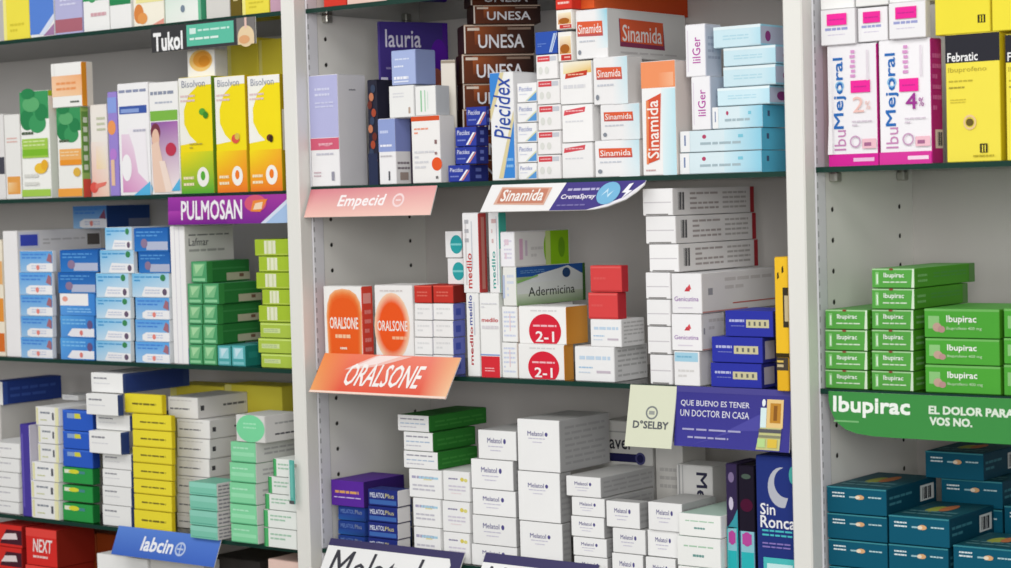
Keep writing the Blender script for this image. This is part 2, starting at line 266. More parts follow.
A['redplain']=dict(b='d83a2c',F=[('l',.15,.85,.3,.7,1,'f0c8c0')])
A['greenplain']=dict(b='3a6a3c',F=[('l',.2,.8,.2,.6,2,'5a8a5c')])
A['lavtall']=dict(b='f2f1f2',r='e4e3e6',F=[('r',0,.44,1,1,'b9bae2'),('r',0,.33,1,.435,'d8627c'),T('~',.3,.36,.7,.38,'eaa0b0'),('l',.2,.72,.8,.9,2,'d8daf2'),('l',.2,.85,.7,.77,2,'d0d2ee'),('l',.2,.8,.27,.31,1,'c8c8d4'),('r',.72,.05,.82,.13,'9a9aa8'),('l',.1,.35,.08,.14,2,'d0b8c0'),('l',.3,.8,.36,.4,1,'f0b4c0')],R=[('l',.4,.65,.85,.88,1,'8a8a92')])
A['speckle']=dict(b='2a2a3a',F=[('e',.3+.4*((k*7)%3)/2,.08+.076*k,.25,.04,('a84a32','6a3028','c07a5a','38445c')[(k*5)%4]) for k in range(12)]+[('r',0,0,1,.3,'2c3450')])
A['lauria']=dict(b='43347e',F=[('g',0,0,1,1,('b8a8c8','6a2a6a','4a2090','403080')),('r',0,.38,.92,1,'42347e'),T('lauria',.08,.845,.6,.955,'d8d4e6',b=.012),('l',.08,.5,.7,.73,1,'8a80b0'),('e',.86,.78,.13,.12,'5a20a0'),('e',.8,.62,.14,.1,'a05a50'),('e',.9,.5,.1,.14,'b06a40'),('r',0,.0,.1,.66,'cfcbe0')])
A['halflav']=dict(b='f2f1f2',r='eceaea',F=[('r',0,.5,1,1,'93a3d6'),('l',.1,.6,.75,.85,1,'c8d2f0'),('l',.1,.8,.55,.63,1,'eef0fa'),('r',.55,.06,.65,.2,'5a5a62'),('l',.1,.8,.4,.46,1,'c8c4c8')],R=[('r',0,.5,1,1,'8490ca'),('l',.1,.9,.2,.36,2,'8a8288'),('r',.25,.06,.8,.18,'a89890')])
A['redtop']=dict(b='f2f0ee',F=[('r',0,.93,1,1,'d8552c'),('l',.1,.6,.72,.84,2,'eb9a80'),('e',.88,.28,.18,.1,'e85a2a'),('l',.1,.8,.2,.5,4,'d8d8dc'),('r',.82,.58,.9,.64,'8a6a6a'),('r',.82,.42,.9,.46,'9a7a7a'),('r',.84,.06,.92,.1,'6a6a6a')])
A['white_small']=dict(b=W,F=[('r',.78,.1,.86,.3,'b8a090'),('l',.15,.6,.6,.8,2,'dcdce0')],flap=1)
A['whitegreen']=dict(b=W,r='c8ccd0',F=[('r',.25,.12,.32,.85,'8cc89a'),('r',.45,.12,.5,.85,'a4d4b0'),('r',.6,.2,.63,.8,'c8e0d0')],flap=1)
A['lav_small']=dict(b='a9b8e2',r='8a98c4',F=[('l',.15,.75,.7,.8,1,'d8e0f4'),('l',.12,.5,.48,.6,1,'e4eaf8'),('l',.1,.7,.1,.3,1,'f0f2fa'),('r',.1,.08,.7,.12,'e4eaf8')])
A['creamtall']=dict(b='efe8dc',F=[('l',.3,.7,.1,.3,2,'dcd4c8'),('r',0,.97,1,1,'a89c8c')])
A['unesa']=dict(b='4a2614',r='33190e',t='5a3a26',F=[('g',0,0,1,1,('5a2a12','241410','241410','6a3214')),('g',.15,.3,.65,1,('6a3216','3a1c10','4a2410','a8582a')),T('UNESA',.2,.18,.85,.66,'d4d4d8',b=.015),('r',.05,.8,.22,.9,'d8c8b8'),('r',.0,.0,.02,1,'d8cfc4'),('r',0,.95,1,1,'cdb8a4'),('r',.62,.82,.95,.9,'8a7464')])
A['pieblue']=dict(b='2f3fa0',r='28307a',F=[T('Piecidex',.08,.58,.7,.84,'dfe2f2',s=.1),('p',[(.5,.05),(.6,.05),(.95,.7),(.85,.7)],'f0f0f4'),('p',[(.62,.05),(.7,.05),(1,.62),(1,.72)],'d88a7a'),('l',.1,.5,.2,.4,1,'7f8cd0')],R=[('r',.3,.2,.6,.4,'6a78c0'),('r',.3,.6,.6,.8,'6a78c0')],flap=1)
A['pietall']=dict(b='f2f2f2',F=[('p',[(0,1),(.45,1),(0,.66)],'3f8ad8'),('p',[(.45,1),(.62,1),(0,.55),(0,.66)],'dfd2a4'),('p',[(1,.55),(.5,.02),(1,.02)],'3f8ad8'),('p',[(1,.55),(1,.65),(.3,.02),(.5,.02)],'dfd2a4'),T('Piecidex',.15,.38,.88,.96,'2f4fa8',rot=90,s=.3),('l',.65,.95,.1,.22,2,'8ac0f0')])
A['piesm']=dict(b='f2f2f2',F=[T('Piecidex',.08,.56,.78,.82,'7f8cc0',s=.15),('p',[(.5,.04),(1,.04),(1,.5)],'5a9ad8'),('p',[(.4,.04),(.5,.04),(1,.5),(1,.6)],'d8dcb8'),('l',.1,.5,.34,.46,1,'d0d4e4')],flap=1)
A['redlabel']=dict(b='f2f0ef',F=[('r',.05,.72,.65,.95,'d84a52'),('l',.12,.6,.78,.88,1,'f2c4c6'),('r',.65,.74,.95,.93,'c8ccd4'),('e',.2,.35,.1,.16,'dfe0da'),('e',.5,.35,.1,.16,'dfe0da')],flap=1)
A['redlabel2']=dict(b='f3f2f1',F=[('p',[(.05,.72),(.75,.8),(.78,.94),(.08,.86)],'d8505a'),('l',.12,.7,.8,.87,1,'f2c4c6'),('l',.1,.7,.5,.6,1,'dcdce0')],flap=1)
A['pill']=dict(b='f3f2f1',F=[('g',.1,.72,1,1,('efe0a8','e8b84a','f2e8c8','f4f0e4')),('p',[(.15,.6),(.85,.66),(.88,.78),(.18,.72)],'c8402c'),('l',.25,.75,.66,.72,1,'f2c4a8'),('l',.1,.8,.3,.5,1,'dcdce0')],flap=1)
A['pillsm']=dict(b='f2efe8',F=[('g',.1,.25,.95,.85,('c8803a','d8a04a','f2e4c0','f4ecd8')),('e',.5,.42,.35,.16,'a8601f'),('r',.2,.02,.98,.22,'c83a34'),('l',.45,.9,.06,.18,1,'f2c4b8')],flap=1)
def sina(u0,v0,u1,v1,big=0):
    h=.02; return [('p',[(u0,v0+h),(u1,v0),(u1-.02,v1-h),(u0-.01,v1)],'c05a5a' if not big else '8a3a5a'),('p',[(u0+.01,v0+(v1-v0)*.2),(u1-.02,v0+(v1-v0)*.15),(u1-.02,v1-h),(u0,v1)],'e0603c'),T('Sinamida',u0+.03,v0+(v1-v0)*.22,u1-.04,v1-(v1-v0)*.2,'f4ece8',b=.01)]
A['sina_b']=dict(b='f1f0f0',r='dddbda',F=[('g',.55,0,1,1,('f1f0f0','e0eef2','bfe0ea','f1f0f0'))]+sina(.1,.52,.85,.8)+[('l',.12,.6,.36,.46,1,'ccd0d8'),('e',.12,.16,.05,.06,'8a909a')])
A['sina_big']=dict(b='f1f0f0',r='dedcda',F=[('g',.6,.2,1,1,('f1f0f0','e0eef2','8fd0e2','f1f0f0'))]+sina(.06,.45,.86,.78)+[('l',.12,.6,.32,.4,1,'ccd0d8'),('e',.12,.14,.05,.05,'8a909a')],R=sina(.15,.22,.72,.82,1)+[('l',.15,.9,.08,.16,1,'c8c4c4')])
A['sina_v']=dict(b='f2f1f0',r='e6dad2',F=[('r',0,.77,1,1,'ee9464'),('g',.5,.78,.95,.9,('ee9464','f2b48e','f2b48e','ee9464')),('g',.6,0,1,.76,('dceef2','bfe4ee','bfe4ee','e4f0f2')),('p',[(.12,.1),(.5,.14),(.58,.72),(.14,.66)],'d8583c'),('p',[(.12,.1),(.18,.1),(.22,.66),(.14,.66)],'e88a5a'),T('Sinamida',.16,.15,.5,.66,'f6eee8',rot=90,b=.015),('l',.1,.4,.03,.06,1,'c8a4a4')])
A['cyan']=dict(b='cfe9f2',r='9ad0e4',F=[('r',0,.85,1,1,'e4f2f6'),('l',.2,.8,.3,.6,2,'b4dbe8'),('g',.75,.05,1,.85,('cfe9f2','b8e0ee','b8e0ee','cfe9f2'))],R=[('r',0,.1,1,.9,'b8bcd0'),('e',.3,.45,.12,.25,'8a3a7a')],flap=1)
A['cyan2']=dict(b='dcedf3',r='5ab4d4',F=[('g',.55,0,1,1,('d4ecf4','8fcfe6','8fcfe6','d4ecf4')),('e',.3,.7,.025,.1,'b8486a'),('l',.25,.75,.22,.5,1,'a8bcc4'),('r',.72,.6,.78,.75,'7fc8dc'),('p',[(.0,.0),(.12,.0),(.12,1),(0,1)],'f2f3f4'),('r',.05,.3,.07,.8,'7a8ab0')],R=[('r',0,0,1,1,'5ab8d8'),('r',.2,.5,.3,.75,'4a5a7a')],flap=1)
A['lil']=dict(b='f2f1f4',r='d4d6e2',F=[('r',.1,.1,.14,.9,'e2d8e6'),T('lilGer',.35,.26,.75,.76,'b83aa4',rot=90)],R=[('l',.15,.9,.3,.8,4,'b8bccc')])
def blob(s,h): return ('p',[(.54+s*(u-.54),.5+s*(v-.5)) for u,v in((.1,.04),(.97,.02),(.99,.7),(.95,.82),(.85,.91),(.7,.96),(.5,.975),(.3,.955),(.17,.9),(.1,.8),(.07,.66))],h)
A['oral1']=dict(b='f2f1ee',r='e04a3a',F=[blob(1,'f3b07c'),blob(.96,'f19c62'),blob(.92,'ef8a4c'),blob(.88,'ee7a3a'),blob(.84,'ed6c2c'),blob(.78,'ec6020'),T('ORALSONE',.16,.5,.9,.64,'f6eae0',b=.03),('l',.3,.7,.36,.46,1,'f6c8a0'),('l',.42,.6,.24,.3,1,'f6dcc8')],R=[('r',.1,.8,.8,.92,'f0a098'),('l',.2,.8,.2,.75,5,'f09088')])
A['oral2']=dict(b='f3f1ef',F=[('eg',.45,.53,.47,.39,'f05a20','f8d4b4'),T('ORALSONE',.06,.48,.86,.6,'f6ece4',b=.02),('l',.45,.85,.36,.44,1,'f8b890'),('l',.15,.75,.92,.96,1,'d8d0ce')])
A['oralsm']=dict(b='f0efee',F=[('l',.15,.85,.25,.8,2,'dedede')],flap=1)
A['oralsm2']=dict(b='f0efee',r='6f78c4',F=[('l',.15,.85,.25,.8,2,'dedede')],R=[('r',.2,.3,.6,.7,'4a58b0')],flap=1)
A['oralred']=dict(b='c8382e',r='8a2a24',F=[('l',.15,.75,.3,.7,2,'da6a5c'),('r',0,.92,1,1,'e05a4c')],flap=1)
A['tealcirc']=dict(b='eeeeee',F=[('e',.68,.5,.38,.36,'2fa4a8'),('r',.3,.46,1,.54,'7fd0d0')],flap=1)
A['medw']=dict(b=W,F=[T('medilo',.2,.62,.5,.98,'3f4a9c',rot=90,b=.03),T('medilo',.25,.14,.52,.6,'b82f38',rot=90,b=.03),('r',.62,.5,.7,.9,'c8ccd8')])
A['medr']=dict(b=W,F=[('r',.02,.0,.98,.25,'d8303a'),('l',.2,.7,.06,.12,2,'f2b4b8'),T('medilo',.1,.66,.95,.71,'c83a40',b=.02),('r',0,.26,1,.275,'7f98d0'),('l',.1,.95,.55,.64,1,'dcd8dc'),('l',.1,.9,.82,.9,2,'dcdce0')])
A['medv']=dict(b='f1f0f0',r='c84a48',F=[('r',.15,.1,.25,.9,'d8d4d4'),T('medilo',.22,.06,.55,.5,'c83a34',rot=90,b=.02),('l',.15,.4,.6,.95,3,'b4b4b8'),('r',.55,.3,.6,.9,'c8ccd4')],R=[('r',.3,.05,.7,.95,'d88a80')])
A['medv2']=dict(b='f1f0f0',r='4ab4a4',F=[T('medilo',.25,.06,.6,.52,'3aa49a',rot=90,b=.02),('l',.3,.8,.58,.95,3,'d8b4b4'),('r',.75,.1,.8,.95,'b8bccc')],R=[('r',.0,0,1,.55,'e4e4e4')])
A['endwhite']=dict(b=W,F=[('l',.1,.9,.1,.9,6,'ced4e8'),('r',.5,.3,.56,.8,'e8c8cc')],flap=1)
A['two1']=dict(b='f3f2f0',r='d9953c',F=[('l',.25,.8,.84,.94,1,'dad8d8')],R=[('g',0,0,1,1,('d08c34','e0a04a','e0a04a','c88430'))],sticker=1)
A['ader']=dict(b='ecece8',r='9db48c',F=[('l',.3,.8,.2,.85,4,'d4dcec'),('r',.0,.2,.15,.8,'b8c4e0')],R=[('r',0,.74,1,1,'2a5aa4'),('p',[(0,.62),(.3,.78),(.6,.9),(.75,.97),(.95,.74),(1,.7),(1,.55),(0,.42)],'dfe4e4'),('r',0,.02,1,.58,'dfe4e0'),('g',0,0,1,.3,('8aa878','94b082','ccd8c4','d4dccc')),T('Adermicina',.16,.22,.84,.46,'3a4038'),('e',.72,.78,.06,.13,'2a4a78'),('l',.05,.4,.82,.92,2,'6a98c8'),('p',[(.0,.58),(.3,.74),(.3,.78),(0,.64)],'8ac06a'),('r',.96,0,1,1,'3f6a30')])
A['limebox']=dict(b='f0eff2',r='dfdedb',F=[('l',.25,.8,.2,.8,5,'d8d4e4'),('l',.3,.6,.1,.9,2,'e4ccd8')],R=[('e',.62,.5,.1,.5,'8cc41c'),('r',.62,0,.98,1,'8cc41c'),('r',.55,.0,.64,1,'c4d88a'),('r',.08,.2,.14,.8,'d0a8c0'),('r',.18,.3,.22,.75,'c8b8c8'),('l',.28,.5,.2,.6,2,'cccac8'),('e',.84,.5,.06,.3,'6aa01c')])
A['hipo']=dict(b='f2f2f2',r='d8d8d8',F=[T('Hipoglos',.1,.56,.9,.78,'c4d8ea') if 0 else ('l',.12,.9,.55,.8,1,'c4d8ea'),('l',.1,.45,.35,.45,1,'a8c8e4'),('r',.55,.25,.9,.32,'c8bcc8'),('l',.1,.4,.22,.3,1,'d0dcea')],R=[('l',.1,.95,.1,.95,6,'b4b4b4')])
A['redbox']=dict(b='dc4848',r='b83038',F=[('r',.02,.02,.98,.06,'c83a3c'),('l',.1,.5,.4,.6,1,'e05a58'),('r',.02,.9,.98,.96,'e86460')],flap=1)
A['geni_l']=dict(b='f2f1f1',F=[('r',.02,.44,.95,.48,'d0ccd0'),('r',.1,.0,.85,.05,'8a8886')],flap=1)
A['geni_t']=dict(b='f2f1f1',r='e2e0df',F=[('r',.02,.46,.95,.5,'d0ccd0'),('r',.1,.0,.85,.05,'8a8886')],R=[('bar',.06,.2,.14,.85,'3a3a3e'),('l',.2,.55,.15,.88,4,'a8a09e'),('l',.6,.9,.15,.88,4,'b4b0ae'),('r',.95,0,1,1,'a82c34')],flap=1)
A['geni_r']=dict(b='f2f1f2',r='e2e0df',F=[('p',[(.42,.55),(.6,.55),(.62,.62),(.5,.66)],'c8404a'),('p',[(.5,.62),(.66,.6),(.6,.74)],'d85058'),T('Genicutina',.08,.3,.9,.42,'9a6ab0'),('r',.2,.12,.7,.15,'dcd4e0')],R=[('r',.08,.45,.14,.62,'9a9aa0'),('l',.3,.95,.5,.9,2,'ccc8c6'),('r',.4,.18,1,.21,'c0645c'),('r',.0,.02,.6,.05,'c88a84')],flap=1)
A['geni_b']=dict(b='f2f1f1',r='e2e0df',F=[('r',.02,.7,.95,.97,'a8d4e8'),('l',.1,.7,.78,.9,1,'7fb8d4'),('l',.15,.8,.2,.5,2,'dcdad8')],flap=1)
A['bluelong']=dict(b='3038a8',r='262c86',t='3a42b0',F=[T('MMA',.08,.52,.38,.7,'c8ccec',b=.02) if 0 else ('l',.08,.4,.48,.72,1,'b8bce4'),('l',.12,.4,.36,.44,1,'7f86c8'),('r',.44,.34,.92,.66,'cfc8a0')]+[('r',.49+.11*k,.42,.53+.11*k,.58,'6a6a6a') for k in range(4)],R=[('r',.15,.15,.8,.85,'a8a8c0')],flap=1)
A['yelpost']=dict(b='f0c02c',F=[('p',[(.2,.78),(.35,.8),(.3,.86),(.2,.84)],'3a3018'),('p',[(.55,.84),(.7,.86),(.65,.92),(.55,.9)],'3a3018'),('r',.6,.3,1,.7,'3a3428'),('r',.72,.36,1,.62,'c8b890'),('r',0,.0,1,.04,'3a3018')])
A['yelpost2']=dict(b='e8b428',F=[('r',0,.62,1,1,'4a4238'),('r',.05,.72,.6,.8,'c8b890'),('r',.05,.86,.6,.92,'e0c060')])
A['melplus0']=dict(b='23408c',F=[T('MELATOL',.1,.5,.6,.8,'6f8cc8'),T('Plus',.64,.5,.9,.8,'8a94a8'),('g',0,0,1,.4,('2a60a8','1c3a70','23408c','2a4c9c'))],flap=1)
A['melplus']=dict(b='24307c',r='e6e4e4',F=[T('MELATOL',.06,.48,.56,.8,'dfe4f2',b=.015),T('Plus',.58,.5,.88,.78,'d0c88a'),('r',.04,.08,.96,.36,'3f68b0')],R=[('r',0,0,1,.05,'3a3450')],flap=1)
A['purplebox']=dict(b='5a2a9a',r='36206a',F=[('l',.12,.85,.42,.66,1,'d8a060'),('l',.08,.92,.28,.38,1,'c8b8e0')],flap=1)
A['melend']=dict(b='f0f0ef',F=[('l',.08,.75,.6,.82,1,'a8a4c0'),('l',.3,.9,.62,.8,1,'a8d0e4'),('l',.45,.7,.6,.7,1,'e4dca0'),('l',.1,.8,.2,.5,2,'c4c2cc')],flap=1)
A['greenside']=dict(b='f0f0ef',r='2f7a30',t='3a7a3a',F=[('l',.08,.85,.66,.85,1,'9a98a4'),('l',.08,.9,.4,.55,1,'a8bcd4'),('l',.08,.6,.18,.32,1,'c4c2cc')],R=[('l',.1,.95,.2,.7,2,'3f8c3c')],flap=1)
A['melyel']=dict(b='f1f1f0',F=[('l',.2,.55,.68,.8,1,'8a86a4'),('e',.72,.74,.07,.07,'dccc60'),('e',.86,.72,.07,.06,'e0d880'),('l',.2,.85,.3,.55,2,'d4cedc'),('l',.3,.7,.22,.28,1,'e8d4d8')],flap=1)
A['mel']=dict(b='f2f2f1',r='b0b0b0',t='c4c4c2',F=[T('Melatol',.24,.56,.62,.74,'55508a',b=.01),('e',.7,.64,.035,.09,'55508a'),('l',.26,.66,.4,.48,1,'c4c0d4'),('l',.32,.6,.26,.34,1,'ccc8da')],R=[('l',.05,.95,.15,.85,3,'a0a0a0')],flap=1)  # sides and top greyed: shade painted into the white card
A['melbig']=dict(b='f2f2f1',r='a8a8a8',t='b4b4b2',F=[T('Melatol',.24,.68,.62,.77,'55508a',b=.01),('e',.69,.72,.035,.04,'55508a'),('l',.26,.66,.61,.65,1,'c4c0d4'),('l',.36,.6,.54,.58,1,'ccc8da')],R=[('l',.1,.9,.1,.9,7,'9a9a9a')],flap=1)  # grey sides and top again carry shade in their colour
A['melgreen']=dict(b='f2f3f0',t='c4e0d2',F=[('l',.15,.85,.62,.74,1,'a8ccb0'),('l',.36,.62,.26,.46,1,'6a9a94')],flap=1)
A['laver']=dict(b='d0cfcb',F=[('r',0,.92,1,.93,'a8a8a6'),T('laver',.1,.8,.62,.9,'33343c',b=.02),('r',.0,.71,.76,.77,'23234e'),('e',.76,.74,.1,.045,'23234e'),('ring',.76,.74,.1,.045,.35,'4a4a78')])
A['mevert']=dict(b='dcdbd8',F=[T('Melatol',.55,.3,.85,.94,'33334a',rot=-90,b=.03),('r',.06,0,.1,1,'a8a8a8'),('r',.16,0,.19,1,'b8b8b8')])
A['tube']=dict(b='33284c',r='2a2438',F=[('r',0,0,1,.52,'2fb0b4'),('p',[(0,.52),(1,.52),(1,.66),(.6,.58),(0,.5)],'3a9aa8'),('e',.45,.7,.2,.05,'c8c0d4'),('e',.5,.9,.26,.04,'7f6f94'),('r',.1,.0,.9,.51,'8cc4d0'),('r',.12,.0,.88,.34,'2cb4b8'),('e',.5,.44,.3,.055,'b84a9c'),('r',.2,.4,.8,.48,'b84a9c')])
A['tube2']=dict(b='1c1626',r='14101c',F=[('r',0,0,1,.5,'3a5a78'),('e',.5,.7,.4,.05,'4a1030'),('e',.5,.92,.3,.02,'4a5a50'),('r',.1,.0,.95,.5,'8cc4d0'),('r',.12,.0,.92,.34,'2cb4b8'),('e',.5,.44,.3,.055,'b84a9c'),('r',.2,.4,.8,.48,'b84a9c')])
def moonpoly():
    o=[(.66+.36*math.cos(t),.79+.14*math.sin(t)) for t in [math.radians(85+k*14) for k in range(15)]]
    q=[(.78+.32*math.cos(t),.825+.105*math.sin(t)) for t in [math.radians(275-k*13) for k in range(14)]]
    return o+q
A['moon']=dict(b='24357c',F=[('p',moonpoly(),'b9bcc6'),('e',.93,.88,.09,.06,'4fb0a8'),T('Sin',.1,.595,.48,.675,'f0f0f4',b=.02),T('Ronca',.1,.505,.98,.59,'f0f0f4',b=.02),('l',.14,.9,.44,.5,2,'4fc0c8'),('l',.14,.85,.36,.41,2,'8a7ac0'),('r',.16,.0,1,.3,'4fc0c0'),('r',.25,.2,.9,.26,'c8ecec')])
def ibu(num,c,bold):
    return [('r',0,0,1,.1,'d8289a'),('r',.5,.035,.92,.065,'eec0e0'),T('Ibu',.12,.13,.36,.3,'c88ab8',rot=90),T('Mejoral',.12,.31,.38,.9,'2a6cb8',rot=90,b=.02),('ring',.25,.665,.09,.04,.25,'8ac0e4'),*[('r',.47+.02*(k%2),.73+k*.04,.57,.755+k*.04,'d89acc') for k in range(6)],('r',.8,.7,.84,.95,'e4dce4'),T(num,.52,.44,.74,.57,c,b=bold),T('%',.77,.46,.87,.53,c),('l',.5,.9,.32,.38,2,'d8ccd8'),('ring',.56,.2,.11,.05,.25,'c8a0c0'),('r',.7,.14,.98,.22,'f0c0cc'),('r',.74,.16,.88,.19,'a86a90')]
A['ibu2']=dict(b='f2f0f3',r='c8288c',F=ibu('2','f0c4bc',.0)+[('p',[(0,.1),(.1,.1),(.1,.98)],'f4f2f4')],price=(.48,.6,.86,.7))
A['ibu4']=dict(b='f2f0f3',r='b8287e',F=ibu('4','a03a94',.02)+[('r',.0,0,1,.1,'d83a9c'),('r',.55,.035,.95,.065,'f4d8ea')],R=[('r',.3,.12,1,.27,'e8dcd4'),('bar',.5,.14,.95,.25,BL),('l',.1,.9,.4,.9,6,'d86aae')],price=(.4,.58,.76,.685))
A['pinkstick']=dict(b='edecee',r='dcdadc',F=[T('mejor',.15,.36,.8,.5,'8a94c8') if 0 else ('l',.12,.8,.34,.52,1,'9aa0d0'),('l',.2,.7,.24,.3,1,'d0c8dc')],flap=1,price=(.2,.54,.76,.86))
A['feb']=dict(b='f0e050',r='d8c41c',F=[('r',0,.78,1,1,'2c2c34'),T('Febratic',.04,.79,.6,.86,'f2f2f2',b=.025),('l',.06,.75,.69,.75,1,'a89a3a') if 0 else T('Ibuprofeno',.05,.695,.76,.745,'b8a83a'),('l',.06,.5,.62,.65,1,'c0b03a'),('l',.06,.35,.57,.6,1,'a89a3a'),('l',.08,.38,.46,.5,2,'d0c040'),('ring',.44,.31,.12,.06,.3,'e8c890'),('e',.44,.31,.07,.03,'6a5a2a'),('r',.62,.07,.76,.14,'3a3420'),('r',.66,.075,.68,.13,'f0e050'),('r',.71,.075,.73,.13,'f0e050'),('l',.5,.88,.03,.06,1,'b8a830')])
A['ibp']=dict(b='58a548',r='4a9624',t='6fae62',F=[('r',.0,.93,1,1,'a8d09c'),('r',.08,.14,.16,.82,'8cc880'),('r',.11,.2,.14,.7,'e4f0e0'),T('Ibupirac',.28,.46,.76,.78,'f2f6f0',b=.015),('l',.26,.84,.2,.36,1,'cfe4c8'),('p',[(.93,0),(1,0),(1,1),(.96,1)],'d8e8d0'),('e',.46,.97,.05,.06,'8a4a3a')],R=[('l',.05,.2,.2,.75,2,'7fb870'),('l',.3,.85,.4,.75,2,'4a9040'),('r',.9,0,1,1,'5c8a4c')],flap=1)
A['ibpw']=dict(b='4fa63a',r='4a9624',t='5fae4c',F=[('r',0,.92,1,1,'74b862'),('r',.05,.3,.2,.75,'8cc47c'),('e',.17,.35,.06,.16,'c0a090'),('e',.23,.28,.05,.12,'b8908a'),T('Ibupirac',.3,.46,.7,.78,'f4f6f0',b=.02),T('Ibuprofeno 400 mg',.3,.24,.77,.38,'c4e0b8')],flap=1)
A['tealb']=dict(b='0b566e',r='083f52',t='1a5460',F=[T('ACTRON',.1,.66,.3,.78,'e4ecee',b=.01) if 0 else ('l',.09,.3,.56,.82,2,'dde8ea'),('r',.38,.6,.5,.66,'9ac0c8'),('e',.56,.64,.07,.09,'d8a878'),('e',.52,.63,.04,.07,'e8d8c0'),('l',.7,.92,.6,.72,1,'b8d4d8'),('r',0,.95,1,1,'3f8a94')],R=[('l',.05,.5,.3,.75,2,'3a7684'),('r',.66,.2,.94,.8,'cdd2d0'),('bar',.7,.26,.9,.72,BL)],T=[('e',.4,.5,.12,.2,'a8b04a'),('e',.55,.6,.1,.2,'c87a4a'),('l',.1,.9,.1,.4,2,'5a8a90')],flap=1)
A['bluetop']=dict(b='2f54b0',r='2c4a9a',F=[('p',[(.62,.05),(.7,.05),(.95,.9),(.85,.9)],'b8cce8'),('p',[(.72,.05),(.76,.05),(1,.85),(1,.95)],'d8e4f2'),('l',.1,.5,.3,.5,2,'6a8ad0')],flap=1)
A['orangelong']=dict(b='e2602c',r='d8521f',F=[('l',.2,.8,.3,.7,1,'f0a080')],R=[('g',0,0,1,1,('e86a3a','c84018','d8501f','e0602c'))])

